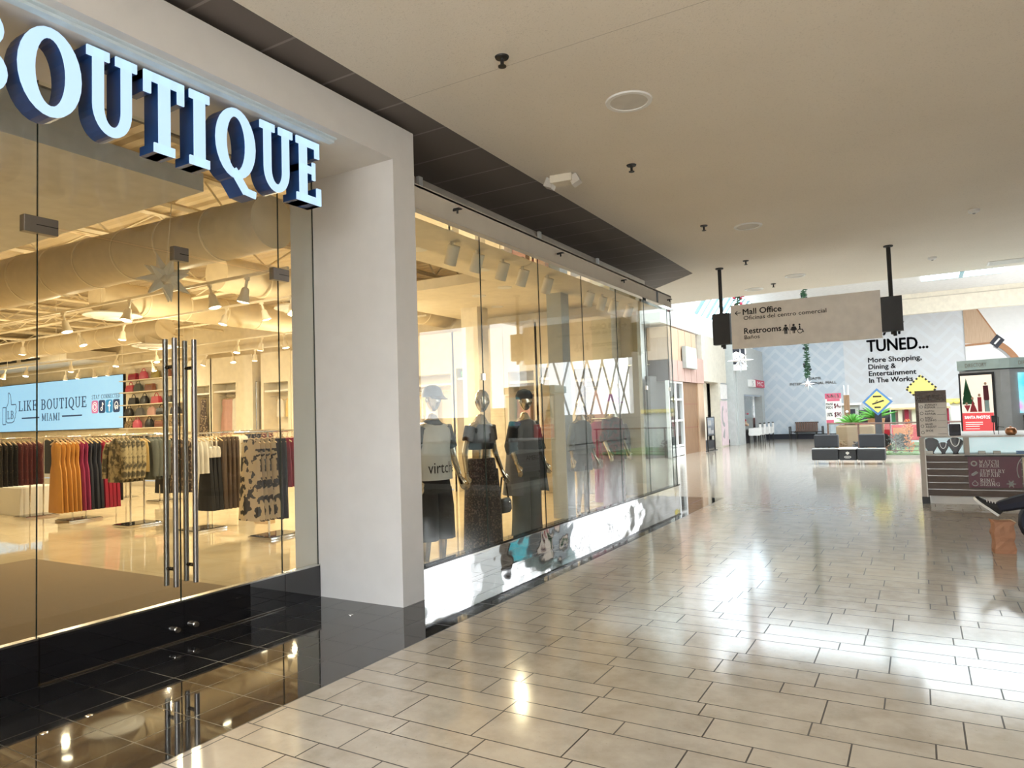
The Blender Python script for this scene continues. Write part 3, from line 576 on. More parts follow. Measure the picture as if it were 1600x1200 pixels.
# lettering on the far wall (printed graphic)
w = bpy.data.objects['wall_back']
T = lambda s, x, z, h, wd: put_text(MB(), s, (x, 40.985, z), (1, 0, 0), (0, 0, 1), h, wd, .035)
T('STAY', -2.22, 5.34, .62, 1.75).build('wall_lettering', 'navydark', w); T('TUNED...', -2.22, 4.52, .60, 2.75).build('wall_lettering', 'navydark', w)
for i, (s_, wd) in enumerate((('More Shopping,', 2.42), ('Dining &', 1.25), ('Entertainment', 2.15), ('In The Works', 1.98))): T(s_, -2.2, 3.95 - i * .355, .25, wd).build('wall_lettering', 'navydark', w)
T('INTERNATIONAL MALL', -6.12, 2.94, .14, 2.35).build('wall_lettering', 'grey', w); T('MIAMI', -5.25, 3.2, .14, .7).build('wall_lettering', 'grey', w)

for i, (x, y) in enumerate(((-4.14, 2.01), (-4.15, 2.25), (-4.21, 4.42))):
    t = thing('floor_socket', ['small round chrome floor socket in the black tiles at the frame edge', 'small round chrome floor socket, second from the frame edge, in the black tiles', 'small round chrome floor socket in the black tiles before the white portal'][i], 'floor socket', (x, y, 0))
    MB().lathe((0, 0, 0), [(.022, 0), (.021, .003), (.012, .004), (.004, .003)], 18).build('socket_ring', 'chrome', t, True); MB().lathe((0, 0, .003), [(.010, 0), (.006, .002), (.001, .002)], 12).build('socket_pin', 'brushed', t)
# ------------------------------------------------------------------ illuminated shop sign
def letter3d(ch, y0, y1, z0, z1, root, xf=-4.20, dep=.15):
    ps, w = slab(ch, .17, .115); sx = (y1 - y0) / w; h = z1 - z0
    m = MB(); f = MB()
    for poly in ps:
        q = [(p[0] * sx, p[1] * h) for p in poly]
        m.prism(q, (xf - dep, y0, z0), (0, 1, 0), (0, 0, 1), (dep, 0, 0)); f.prism(q, (xf + .001, y0, z0), (0, 1, 0), (0, 0, 1), (.012, 0, 0))
    a = m.build('letter', 'letterside', root); f.build('letter_face', 'letter', a)
t = thing('shop_sign', 'illuminated sign of pale blue letters with dark blue sides over the shop doors', 'sign', (0, 0, 0))
MB().box((-4.11, .7, 3.918), (-4.05, 4.17, 3.95)).build('mounting_rail', 'rail', t)
MB().box((-4.14, .7, 3.935), (-4.11, 4.15, 3.95)).box((-4.05, .7, 3.938), (-4.02, 4.17, 3.95)).build('rail_flange', 'rail', t)
for ch, a, b in (('B', 1.50, 1.865), ('O', 1.895, 2.235), ('U', 2.265, 2.575), ('T', 2.62, 2.905), ('I', 2.945, 3.10), ('Q', 3.15, 3.49), ('U', 3.535, 3.85), ('E', 3.89, 4.15)):
    letter3d(ch, a, b, 3.405, 3.925, t)
# ------------------------------------------------------------------ ceiling fittings
for i, (x, y) in enumerate(((-2.06, 5.73), (-2.06, 10.65), (-2.06, 15.22), (-3.09, 16.3))):
    t = thing('recessed_downlight', 'round recessed downlight in the corridor ceiling, %s along from the shop doors' % ORD[i], 'light', (x, y, ZC), 0, 'recessed downlights')
    MB().lathe((0, 0, 0), [(.205, .0), (.20, -.014), (.165, -.014), (.163, .0)], 32).build('trim_ring', 'white', t, True)
    MB().lathe((0, 0, 0), [(.163, -.006), (.10, -.003), (.01, -.002)], 32).build('reflector', 'lampoff', t, True)
def sprinkler(loc, label, grp, wall=False):
    t = thing('fire_sprinkler', label, 'sprinkler', loc, 0, grp)
    o = (0, 0, 0)
    if wall:
        MB().tube([(0, 0, 0), (.05, 0, 0)], .012, 8).tube([(.05, 0, .012), (.05, 0, -.04)], .01, 8).build('pipe', 'black', t); MB().box((.02, -.03, .0), (.09, .03, .008)).build('deflector', 'black', t)
    else:
        MB().lathe(o, [(.055, 0), (.05, -.012), (.02, -.014)], 18).build('escutcheon', 'black', t); MB().tube([(0, 0, -.01), (0, 0, -.075)], .014, 8).build('pipe', 'black', t)
        MB().lathe((0, 0, -.075), [(.005, .006), (.032, .003), (.032, -.003), (.005, -.004)], 14).build('deflector', 'black', t)
for i, y in enumerate((4.47, 7.23, 10.22, 13.09, 15.88)): sprinkler((-2.6, y, ZC), 'black pendent sprinkler in the corridor ceiling, %s along from the shop doors' % ORD[i], 'corridor ceiling sprinklers')
for i, y in enumerate((5.73, 8.07, 10.32, 12.64)): sprinkler((-3.958, y, 3.72), 'small black sprinkler head on the window fascia, %s from the white portal' % ORD[i], 'fascia sprinklers', True)
t = thing('emergency_light', 'cream twin-head emergency light on the ceiling beside the charcoal tile strip', 'emergency light', (-3.38, 7.1, ZC), R(8))
MB().box((-.13, -.09, -.09), (.13, .09, 0)).build('housing', 'cream', t, bev=.01)
for x in (-.15, .15): MB().box((x - .05, -.06, -.12), (x + .05, .06, -.02), Matrix.Rotation(R(25 if x < 0 else -25), 3, 'Y')).build('lamp_head', 'lampoff', t)
for (x, y), l in (((.35, 15.07), 'white smoke detector on the ceiling past the hanging sign'), ((.81, 11.77), 'small white ceiling sensor nearest the middle of the corridor')):
    t = thing('smoke_detector', l, 'detector', (x, y, ZC)); MB().lathe((0, 0, 0), [(.075, 0), (.072, -.03), (.05, -.045), (.01, -.05)], 20).build('body', 'white', t, True); MB().lathe((0, 0, -.048), [(.02, 0), (.015, -.012), (.004, -.014)], 12).build('sensor', 'grey', t)
# ------------------------------------------------------------------ hanging directional sign
t = thing('hanging_sign', 'grey overhead sign pointing to the mall office and restrooms', 'sign', (-1.73, 13.45, 2.78))
MB().box((-1.25, -.05, 0), (1.25, .05, .82)).build('panel', 'signpanel', t)
for x, sgn in ((-1.44, -1), (1.41, 1)):
    MB().tube([(x, .02, .05), (x, .02, ZC - 2.78)], .035, 12).build('post', 'black', t); MB().lathe((x, .02, ZC - 2.78), [(.075, 0), (.075, -.02), (.04, -.03)], 16).build('ceiling_plate', 'black', t)
    MB().box((x - .16, -.06, .10), (x + .16, .10, .69)).build('black_box', 'charcoal', t); MB().tube([(x + .03, .02, .02), (x + .03, .02, .12)], .03, 10).build('end_cap', 'black', t)
FX = dict(u=(1, 0, 0), v=(0, 0, 1))
P = lambda s, x, z, h, wd, b=.02: put_text(MB(), s, (x, -.052, z), (1, 0, 0), (0, 0, 1), h, wd, b)
P('Mall Office', -1.03, .625, .105, .68, .03).build('lettering', 'ink', t); P('Oficinas del centro comercial', -1.02, .525, .072, 1.42, .01).build('lettering', 'ink', t)
P('Restrooms', -1.02, .265, .105, .65, .03).build('lettering', 'ink', t); P('Baños', -1.02, .165, .07, .27, .01).build('lettering', 'ink', t)
y = ((0, -.052, 0), (1, 0, 0), (0, 0, 1))
MB().flat([bar(-1.17, .665, -1.07, .665, .014), bar(-1.17, .665, -1.125, .705, .014), bar(-1.17, .665, -1.125, .625, .014)], *y).build('arrow', 'ink', t)
def person_icon(x, z, s, dress):
    ps = [[(x + .021 * s * math.cos(a), z + .15 * s + .021 * s * math.sin(a)) for a in [2 * PI * i / 12 for i in range(12)]]]
    if dress: ps += [[(x - .02 * s, z + .125 * s), (x - .045 * s, z + .05 * s), (x + .045 * s, z + .05 * s), (x + .02 * s, z + .125 * s)], rc(x - .02 * s, z, x - .004 * s, z + .05 * s), rc(x + .004 * s, z, x + .02 * s, z + .05 * s)]
    else: ps += [rc(x - .028 * s, z + .06 * s, x + .028 * s, z + .125 * s), rc(x - .025 * s, z, x - .003 * s, z + .06 * s), rc(x + .003 * s, z, x + .025 * s, z + .06 * s)]
    ps += [bar(x - .025 * s, z + .12 * s, x - .052 * s, z + .06 * s, .014 * s), bar(x + .025 * s, z + .12 * s, x + .052 * s, z + .06 * s, .014 * s)]; return ps
MB().flat(person_icon(-.29, .2, 1.0, 0) + [rc(-.222, .19, -.216, .375)] + person_icon(-.155, .2, 1.0, 1), *y).build('restroom_icon', 'ink', t)
MB().flat(arc(-.05, .235, .045, .045, 100, 360, .012, .012, 14) + [bar(-.055, .33, -.05, .255, .022), bar(-.05, .262, -.01, .262, .014), bar(-.012, .262, .01, .21, .014), [(-.055 + .017 * math.cos(a), .35 + .017 * math.sin(a)) for a in [2 * PI * i / 10 for i in range(10)]]], *y).build('wheelchair_icon', 'ink', t)
# ------------------------------------------------------------------ shop lighting: tracks and lamps
def make_track_lamp():
    t = thing('track_spotlight', 'white track spotlight', 'spotlight', (0, 0, 0))
    MB().tube([(0, 0, 0), (0, 0, -.12)], .018, 8).box((-.03, -.02, -.01), (.03, .02, .03)).build('stem', 'storewhite', t)
    h = MB().lathe((0, 0, -.12), [(.03, .02), (.045, 0), (.055, -.08), (.08, -.15), (.077, -.155)], 18).build('lamp_head', 'storewhite', t, True)
    MB().lathe((0, 0, -.273), [(.075, 0), (.045, -.012), (.004, -.016)], 18).build('lens', 'lampw', h, True); return t
lamp0 = make_track_lamp(); lamps = []
def track(x0, x1, y, z, xs, nm):
    t = thing('lighting_track', 'straight white lighting track hung under the roof, %s' % nm, 'track', (x0, y, z)); d = x1 - x0
    MB().box((0, -.018, -.016), (d, .018, .016)).build('rail', 'storewhite', t)
    w = MB()
    for k in range(1, int(d / 3)): w.tube([(k * 3, 0, .016), (k * 3, 0, 4.46 - z)], .006, 4)
    w.build('hanger_wire', 'truss', t)
    for i, x in enumerate(xs):
        o = lamp0 if not lamps else copy_tree(lamp0); o.location = (x, y, z - .045); o.rotation_euler = (R(random.uniform(-16, 16)), R(random.uniform(-16, 16)), random.uniform(0, 6)); lamps.append(o)
        relabel(o, 'lit spotlight, %s from the windows, on the track %s' % (ORD[i], nm), 'spotlights on the shop tracks')
track(-22, -6.2, 5.6, 3.42, [-6.9, -7.6, -9.3, -11.0, -13.2, -15.4], 'nearest the shop doors')
track(-28, -6.4, 8.0, 3.72, [-8.1, -8.8, -9.5, -10.4, -13.5, -15.1, -17.4, -19.2, -20.6], 'over the front racks')
track(-30, -8, 10.6, 3.62, [-11.1, -11.9, -12.6, -13.4, -16.5, -18.2, -20.4, -22.8, -24.1, -26.1], 'over the rear racks')
track(-30, -14, 12.4, 3.66, [-15.0, -15.9, -17.0, -19.5, -21.7, -22.6, -23.4, -24.2], 'in front of the back wall')
for i, y in enumerate((6.35, 6.86, 7.45, 7.96, 8.67, 10.12, 10.63, 11.13, 11.85)):
    t = thing('window_spotlight', 'cream can spotlight on the window soffit, %s from the white portal' % ORD[i], 'spotlight', (-4.42, y, 3.60), 0, 'can spotlights over the window display')
    MB().tube([(0, 0, 0), (0, 0, -.07)], .022, 8).build('stem', 'storewhite', t)
    c = MB().tube([(.02, .02, -.04), (-.07, .05, -.24)], .07, 18).build('lamp_can', 'storewhite', t, True); MB().tube([(-.07, .05, -.2401), (-.071, .0503, -.243)], .055, 18).build('lens', 'lampoff', c)
for i, (x, y) in enumerate(((-5.7, 7.4), (-5.7, 9.0), (-8.4, 10.4), (-7.0, 10.9), (-6.2, 10.5), (-7.4, 12.2))):
    t = thing('soffit_downlight', 'bright round downlight in the window bay soffit, %s from the portal side' % ORD[i], 'light', (x, y, 3.92), 0, 'downlights in the window bay soffit')
    MB().lathe((0, 0, 0), [(.13, 0), (.125, -.012), (.10, -.012)], 24).build('trim_ring', 'white', t, True); MB().lathe((0, 0, -.004), [(.10, 0), (.01, -.004)], 20).build('lens', 'lampw', t)
# ------------------------------------------------------------------ clothes
def ering(cx, cy, z, rx, ry, n=22, rip=0, k=5, ph=0):
    return [(cx + rx * math.cos(a) * (1 + rip * math.sin(k * a + ph)), cy + ry * math.sin(a) * (1 + rip * 2.2 * math.sin(k * a * 1.7 + ph)), z) for a in [2 * PI * j / n for j in range(n)]]
def cloth(prof, d=.035, rip=.03, n=24, ph=0.0, cx=0, mb=None):
    mb = mb or MB(); m = len(prof)
    return mb.loft([ering(cx, 0, z, w, d * (.7 + .5 * i / m), n, rip * (.3 + i / m), 6, ph + i * .22) for i, (z, w) in enumerate(prof)])
def garment(kind, ph=0.0):
    """(mesh list) hung from z = 0 at the rail, facing -y"""
    out = []
    if kind == 'dress': out.append(('', cloth([(-.08, .05), (-.10, .13), (-.18, .165), (-.38, .14), (-.46, .14), (-.60, .19), (-.95, .225), (-1.33, .25)], .04, .05, ph=ph)))
    elif kind == 'top': out.append(('', cloth([(-.07, .06), (-.10, .19), (-.16, .215), (-.36, .20), (-.60, .21), (-.88, .225)], .035, .04, ph=ph)))
    elif kind == 'tank': out.append(('', cloth([(-.06, .10), (-.12, .115), (-.20, .15), (-.40, .165), (-.62, .17)], .03, .05, ph=ph)))
    elif kind == 'jacket':
        out.append(('', cloth([(-.05, .06), (-.08, .15), (-.13, .21), (-.40, .215), (-.60, .22), (-.76, .225)], .055, .035, ph=ph)))
        for s in (-1, 1): out.append(('sleeve', MB().tube([(s * .20, 0, -.11), (s * .255, -.01, -.25), (s * .275, -.02, -.50), (s * .27, -.03, -.70)], [.055, .06, .055, .045], 12)))
        out.append(('collar', cloth([(-.03, .07), (-.05, .09), (-.10, .075)], .05, .02)))
    elif kind == 'pants':
        m = MB()
        for s in (-1, 1): cloth([(-.06, .09), (-.12, .105), (-.40, .115), (-.80, .12), (-1.22, .13)], .04, .05, 16, ph + s, s * .088, m)
        out.append(('', m))
    elif kind == 'skirt': out.append(('', cloth([(-.06, .15), (-.10, .16), (-.30, .19), (-.75, .215), (-1.20, .245)], .045, .08, 26, ph)))
    elif kind == 'shorts': out.append(('', cloth([(-.06, .14), (-.10, .15), (-.5, .19), (-.78, .2)], .04, .05, ph=ph)))
    elif kind == 'bustier':
        out.append(('', cloth([(-.36, .12), (-.42, .125), (-.55, .13), (-.80, .16), (-1.22, .19)], .05, .06, ph=ph)))
        out.append(('bodice', cloth([(-.20, .05), (-.22, .12), (-.30, .135), (-.38, .12)], .06, .03)))
        out.append(('strap', MB().tube([(-.06, -.02, -.06), (-.09, -.03, -.22)], .014, 6).tube([(.06, -.02, -.06), (.09, -.03, -.22)], .014, 6)))
    return out
PROT = {}
NAMES = dict(dress='hanging_dress', top='hanging_blouse', tank='hanging_camisole', jacket='hanging_jacket', pants='hanging_trousers', skirt='hanging_skirt', shorts='hanging_shorts', bustier='hanging_jumpsuit')
def hang(kind, m, x, y, z, label, cat, group, m2=None, rz=0.0, sc=1.0):
    key = (kind, m, m2)
    if key not in PROT:
        t = thing(NAMES[kind], label, cat)
        for i, (nm, mb) in enumerate(garment(kind, len(PROT) * .9)): mb.build('fabric' if not nm else nm, (m2 or m) if nm in ('bodice', 'strap') else m, t, True)
        h = MB().tube([(-.19, 0, -.115), (-.10, 0, -.075), (0, 0, -.04), (.10, 0, -.075), (.19, 0, -.115)], .010, 6)
        h.build('hanger', 'hanger', t, True)
        MB().tube([(0, 0, -.04), (0, 0, -.012), (.012, 0, .004), (.02, 0, .018), (0, 0, .032), (-.018, 0, .02)], .0035, 5).build('hook', 'chrome', t)
        PROT[key] = t; o = t
    else: o = copy_tree(PROT[key])
    o.location = (x, y, z - .016); o.rotation_euler = (0, 0, rz + random.uniform(-.06, .06)); o.scale = (sc, 1, sc)
    o['category'] = cat; relabel(o, label, group); return o
def rack(x, y, z, l, label, dbl=False, ry=1, base=True, met='chrome'):
    t = thing('clothes_rack', label, 'clothes rack', (x, y, 0))
    if base: MB().box((-.24, -.30, .0), (.24, .30, .035)).build('base_plate', 'chrome', t, bev=.006); MB().box((-.22, -.28, .035), (.22, .28, .042)).build('base_top', 'blackgloss', t)
    for dy in (-.12, .12): MB().tube([(0, dy, .03), (0, dy, z - .01)], .016, 10).build('post', met, t, True)
    MB().tube([(0, -l / 2, z), (0, l / 2, z)], .016, 10).build('rail', met, t, True)
    return t
RZ = 1.53
def fill(x, y0, dy, specs, where, z=RZ):
    i = 0; y = y0; cnt = {}
    tot = {}
    for kind, m, col, n, *r in specs: tot[(col, kind)] = n
    for kind, m, col, n, *r in specs:
        word = {'dress': 'long dress', 'top': 'top', 'tank': 'sleeveless top', 'jacket': 'jacket', 'pants': 'trousers', 'skirt': 'long skirt', 'shorts': 'shorts', 'bustier': 'jumpsuit'}[kind]
        cat = {'dress': 'dress', 'bustier': 'jumpsuit', 'tank': 'top'}.get(kind, kind)
        for k in range(n):
            lb = ('%s %s on a hanger on %s' % (col, word, where)) if n == 1 else ('%s %s, %s from the front, on %s' % (col, word, ORD[k], where))
            hang(kind, m, x, y, z, lb, cat, 'clothes on ' + where, r[0] if r else None, 0, r[1] if len(r) > 1 else 1.0); y += dy
rack(-14.9, 7.1, RZ, 1.5, 'chrome clothes rack of sequinned tops, leftmost of the front row')
fill(-14.9, 6.42, .085, [('top', 'sparkle', 'black sequinned', 4), ('top', 'sparkmaroon', 'maroon sequinned', 5)], 'the sequin rack')
rack(-13.4, 7.1, RZ, 1.6, 'chrome clothes rack of long camel and red dresses in the front row')
fill(-13.4, 6.70, .078, [('dress', 'camel', 'camel satin', 5), ('dress', 'magenta', 'magenta', 2), ('dress', 'navy_cloth', 'navy', 3), ('dress', 'wine', 'crimson', 4), ('pants', 'black_cloth', 'black', 1)], 'the long dress rack')
rack(-11.6, 7.1, RZ, 1.5, 'chrome clothes rack of camouflage jackets in the front row')
fill(-11.6, 6.74, .08, [('jacket', 'camo', 'camouflage', 5), ('tank', 'yellow_cloth', 'pale yellow', 2), ('jacket', 'bluegrey_cloth', 'grey-green denim', 4), ('top', 'black_cloth', 'plain black', 3)], 'the jacket rack')
rack(-9.9, 7.1, RZ, 1.5, 'chrome clothes rack with black and white pieces in the front row')
fill(-9.9, 6.72, .08, [('top', 'floral', 'dark patterned', 2), ('tank', 'white_cloth', 'white', 4, None, 1.0), ('bustier', 'black_cloth', 'black and cream', 3, 'white_cloth'), ('pants', 'stripe', 'brown striped', 4)], 'the monochrome rack')
rack(-8.2, 7.1, RZ, 1.4, 'chrome clothes rack of blotch print skirts nearest the display windows')
fill(-8.2, 6.68, .095, [('skirt', 'cow', 'black blotch print', 4), ('pants', 'navy_cloth', 'navy', 2), ('shorts', 'wine', 'dark red', 3)], 'the blotch print rack', 1.50)
rack(-16.5, 9.7, RZ, 1.6, 'chrome clothes rack with floral tops in the rear row')
fill(-16.5, 9.0, .09, [('top', 'floral', 'floral print', 6), ('top', 'black_cloth', 'black', 5)], 'the rear floral rack')
rack(-14.8, 9.7, RZ, 1.6, 'chrome clothes rack with dark garments in the rear row')
fill(-14.8, 9.0, .09, [('jacket', 'black_cloth', 'black', 4), ('shorts', 'rose_cloth', 'dusty rose', 3), ('dress', 'black_cloth', 'black', 4)], 'the rear dark rack')
rack(-12.4, 10.2, RZ, 1.6, 'chrome clothes rack with dark red garments towards the back wall')
fill(-12.4, 9.5, .09, [('top', 'white_cloth', 'white', 5), ('pants', 'navy_cloth', 'navy', 4), ('shorts', 'maroon', 'maroon', 4)], 'the rear red rack')
rack(-18.4, 9.7, RZ, 1.6, 'chrome clothes rack with black tops behind the sequin rack')
fill(-18.4, 9.0, .09, [('top', 'black_cloth', 'black', 5), ('top', 'maroon', 'maroon', 5)], 'the far left rack')
rack(-6.35, 8.05, 1.42, 1.2, 'chrome clothes rack of brown trousers behind the black-capped mannequin')
fill(-6.35, 7.6, .09, [('pants', 'brown_cloth', 'brown', 6, None, .86), ('shorts', 'floral', 'patterned', 2)], 'the brown trousers rack', 1.42)
rack(-5.05, 12.1, 1.55, 1.3, 'gold clothes rack of hooded tracksuits at the far end of the window', met='gold')
fill(-5.05, 11.7, .16, [('jacket', 'magenta', 'magenta hooded', 3), ('jacket', 'gray_cloth', 'grey hooded', 3)], 'the gold rack', 1.55)
for i in range(2): hang('pants', 'magenta', -5.0, 11.74 + .15 * i, .98, 'magenta tracksuit trousers, %s from the front, clipped below the hooded jackets' % ORD[i], 'trousers', 'tracksuit trousers on the gold rack', None, 0, .75)
t = thing('display_plinth', 'plain white display block by the sequinned tops', 'plinth', (-15.95, 7.35, 0)); MB().box((-.7, -.35, 0), (.62, .35, .55)).build('block', 'white', t, bev=.01); MB().box((-.66, -.31, .55), (.58, .31, .56)).build('top_panel', 'white', t)
t = thing('sale_paper_bag', 'small kraft carrier bag on the floor below the black and cream jumpsuits', 'bag', (-9.5, 8.0, 0)); MB().box((-.16, -.08, 0), (.16, .08, .28)).build('bag_body', 'hanger', t); MB().tube([(-.06, -.07, .28), (-.05, -.07, .36), (.05, -.07, .36), (.06, -.07, .28)], .006, 6).build('handle', 'white', t)
# ------------------------------------------------------------------ back wall of the shop
YB = 13.53
t = thing('video_screen', 'large pale blue screen with the boutique logo on the back wall', 'screen', (-22.7, YB - .0, 1.70))
MB().box((-8.3, -.10, 0), (0, 0, 1.80)).build('cabinet', 'black', t); MB().box((-8.28, -.105, .02), (-.02, -.10, 1.78)).build('display', 'screen', t)
O = lambda x, z: (x, -.108, z)
slab_text(MB(), 'LIKE BOUTIQUE', O(-6.81, .78), (1, 0, 0), (0, 0, 1), .38, 4.63, T=.13, t=.08).build('logo_lettering', 'icon_navy', t); slab_text(MB(), 'MIAMI', O(-4.52, .37), (1, 0, 0), (0, 0, 1), .27, 1.22, 'c', T=.13, t=.08).build('logo_lettering', 'icon_navy', t)
slab_text(MB(), 'STAY CONNECTED', O(-1.84, 1.03), (1, 0, 0), (0, 0, 1), .14, 1.66, T=.13, t=.09).build('logo_lettering', 'icon_navy', t)
y = (O(0, 0), (1, 0, 0), (0, 0, 1))
MB().flat([rc(-6.57, .48, -5.3, .53), rc(-3.75, .48, -2.46, .53)], *y).build('logo_rule', 'icon_navy', t)
th = [(-7.55, 1.52), (-7.42, 1.42), (-7.36, 1.05), (-7.02, 1.05), (-6.98, .95), (-7.02, .86), (-6.99, .76), (-7.04, .68), (-7.05, .58), (-7.12, .50), (-7.14, .42), (-7.30, .36), (-7.66, .36), (-7.76, .44), (-7.76, .92), (-7.60, 1.12), (-7.55, 1.30), (-7.60, 1.48)]
MB().flat([bar(*a, *b, .035) for a, b in zip(th, th[1:] + th[:1])] + [bar(-8.02, .30, -8.02, .96, .035), bar(-8.02, .96, -7.78, .96, .035), bar(-8.02, .30, -7.78, .30, .035), bar(-7.78, .3, -7.78, .96, .03)], *y).build('thumb_emblem', 'icon_navy', t)
slab_text(MB(), 'LB', O(-7.66, .50), (1, 0, 0), (0, 0, 1), .32, .48, T=.13, t=.08).build('logo_lettering', 'icon_navy', t)
for i, c in enumerate(('icon_pink', 'icon_navy', 'icon_blue', 'icon_navy')):
    x = -1.86 + i * .425; a = MB().flat([[(x + .2 + .2 * (abs(math.cos(q)) ** .35) * (1 if math.cos(q) > 0 else -1), .76 + .22 * (abs(math.sin(q)) ** .35) * (1 if math.sin(q) > 0 else -1)) for q in [2 * PI * (k + .5) / 24 for k in range(24)]]], *y).build('social_icon', c, t)
    gl = [arc(x + .2, .76, .09, .10, 0, 360, .025, .025) + arc(x + .2, .76, .15, .165, 0, 360, .02, .02), [bar(x + .23, .68, x + .23, .90, .03), bar(x + .23, .90, x + .30, .82, .03)] + arc(x + .18, .68, .06, .065, 0, 360, .025, .025), [bar(x + .21, .58, x + .21, .90, .045), bar(x + .13, .78, x + .29, .78, .04), bar(x + .21, .90, x + .29, .92, .04)], arc(x + .2, .76, .11, .15, -60, 250, .03, .03) + arc(x + .2, .72, .055, .06, 0, 360, .025, .025)][i]
    MB().flat(gl, (0, -.111, 0), (1, 0, 0), (0, 0, 1)).build('icon_mark', 'lit_white', a)
t = thing('bag_wall', 'cream wall unit of thin shelves for handbags beside the screen', 'shelf', (-22.62, YB, 0))
MB().box((0, -.06, .2), (3.35, 0, 3.62)).build('back_panel', 'storewhite', t); MB().box((0, -.16, 3.62), (3.35, 0, 3.72)).build('cornice', 'storewhite', t)
SH = (2.86, 2.45, 2.08, 1.70)
for z in SH: MB().box((.08, -.34, z - .03), (3.2, -.06, z)).build('shelf', 'storewhite', t)
def make_bag(style, m, loc, label, sc=1.0):
    t = thing('handbag', label, 'handbag', loc, 0, 'handbags on the bag wall')
    if style == 'dome': MB().loft([[(x * w, y * d, z) for x, y in [(math.copysign(abs(math.cos(a)) ** .6, math.cos(a)), math.copysign(abs(math.sin(a)) ** .6, math.sin(a))) for a in [2 * PI * k / 16 for k in range(16)]]] for z, w, d in ((0, .20, .07), (.10, .205, .075), (.2, .17, .06), (.26, .10, .04))]).build('bag_body', m, t, True)
    else: MB().loft([[(x * w, y * d, z) for x, y in ((-1, -1), (1, -1), (1, 1), (-1, 1))] for z, w, d in ((0, .20, .07), (.10, .20, .07), (.22, .17 if style == 'tote' else .20, .05))]).build('bag_body', m, t, bev=.008)
    hz = .22 if style != 'dome' else .24
    if style == 'clutch': MB().tube([(-.16, -.05, .2), (.16, -.05, .2)], .012, 6).build('clasp_bar', 'gold', t)
    else: MB().tube([(.10 * math.cos(a), 0, hz - .02 + .13 * math.sin(a)) for a in [PI * k / 10 for k in range(11)]], .012, 6).build('handle', m, t, True)
    t.scale = (sc, sc, sc)
rows = [(SH[0] - .37 * 0, [(-21.75, 'tote', 'redbag', 'brown-red'), (-21.35, 'dome', 'bluegrey_cloth', 'grey'), (-20.70, 'clutch', 'brownbag', 'brown')]), (SH[1], [(-21.6, 'tote', 'blackbag', 'black twin-handled'), (-21.0, 'dome', 'blackbag', 'rounded black'), (-20.38, 'tote', 'redbag', 'red'), (-19.75, 'clutch', 'blackbag', 'flat black')]),
        (SH[2], [(-21.85, 'dome', 'blackbag', 'slouchy black'), (-21.25, 'dome', 'gray_cloth', 'rounded charcoal'), (-20.62, 'dome', 'rose_cloth', 'dusty pink'), (-20.12, 'tote', 'blackbag', 'small black'), (-19.4, 'tote', 'navydark', 'dark navy')]), (SH[3], [(-21.8, 'tote', 'leopard', 'speckled'), (-21.4, 'dome', 'pinkbag', 'rose pink'), (-20.75, 'dome', 'blackbag', 'black bow'), (-20.2, 'clutch', 'brownbag', 'brown and white'), (-19.5, 'dome', 'leopard', 'spotted cream')])]
for k, (z, r) in enumerate(rows):
    for x, st, m, nm in r: make_bag(st, m, (x - .36, YB - .2, z), '%s handbag on the %s shelf from the top of the bag wall' % (nm, ORD[k + 1]))
for x, st, m, nm in ((-21.6, 'clutch', 'wine', 'dark red'), (-21.05, 'dome', 'pinkbag', 'bright pink'), (-20.42, 'dome', 'olivebag', 'olive'), (-19.8, 'dome', 'brownbag', 'dark brown')): make_bag(st, m, (x - .36, YB - .2, 3.24), '%s handbag on the top shelf of the bag wall' % nm)
MB().box((.08, -.34, 3.21), (3.2, -.06, 3.24)).build('shelf', 'storewhite', bpy.data.objects['bag_wall'])
def niche(x0, x1, label, ztop=2.75, clothes=(), shelf=True, zc=3.62, zr=2.42):
    t = thing('wall_niche', label, 'wall unit', (x0, YB, 0)); w = x1 - x0
    MB().box((-.10, -.5, 0), (0, 0, zc)).build('side_panel', 'storewhite', t); MB().box((w, -.5, 0), (w + .10, 0, zc)).build('side_panel', 'storewhite', t)
    MB().box((0, -.5, ztop), (w, 0, zc)).build('header', 'storewhite', t); MB().box((0, -.03, .0), (w, 0, ztop)).build('back_panel', 'cream', t)
    if shelf: MB().box((0, -.46, ztop - .26), (w, -.03, ztop - .21)).build('shelf', 'white', t)
    MB().tube([(0, -.26, zr), (w, -.26, zr)], .014, 8).build('rail', 'chrome', t)
    for i, (kind, m, dx, lb, cat) in enumerate(clothes): hang(kind, m, x0 + dx, YB - .26, zr, lb, cat, 'clothes in the wall niches', None, 0, .88)
niche(-18.6, -17.75, 'cream wall niche with dark dresses next to the bag wall', 2.85, [('dress', 'floral', .25, 'dark patterned long dress in the niche next to the bag wall', 'dress'), ('dress', 'black_cloth', .72, 'plain black long dress in the niche next to the bag wall', 'dress')], zr=2.56)
niche(-17.6, -16.6, 'cream wall niche with pink dresses', 2.88, [('dress', 'rose_cloth', .25, 'pink frilled dress hung outermost in the pink niche', 'dress'), ('dress', 'rose_cloth', .48, 'pink frilled dress beside the cream one in the pink niche', 'dress'), ('dress', 'white_cloth', .68, 'cream long dress in the pink niche', 'dress'), ('dress', 'wine', .88, 'dark red long dress at the end of the pink niche', 'dress')], zr=2.52)
struct(MB().box((-16.48, YB - .52, 0), (-15.87, YB, 3.62)).build('wall_pier', 'storewhite'))
t = thing('wall_mirror', 'narrow tall mirror between two cream wall niches', 'mirror', (-15.84, YB - .4, .2)); MB().box((0, -.02, 0), (.26, .02, 2.65)).build('mirror_glass', 'mirror', t); MB().box((-.015, -.03, -.02), (0, .02, 2.67)).box((.26, -.03, -.02), (.275, .02, 2.67)).build('frame', 'silver', t)
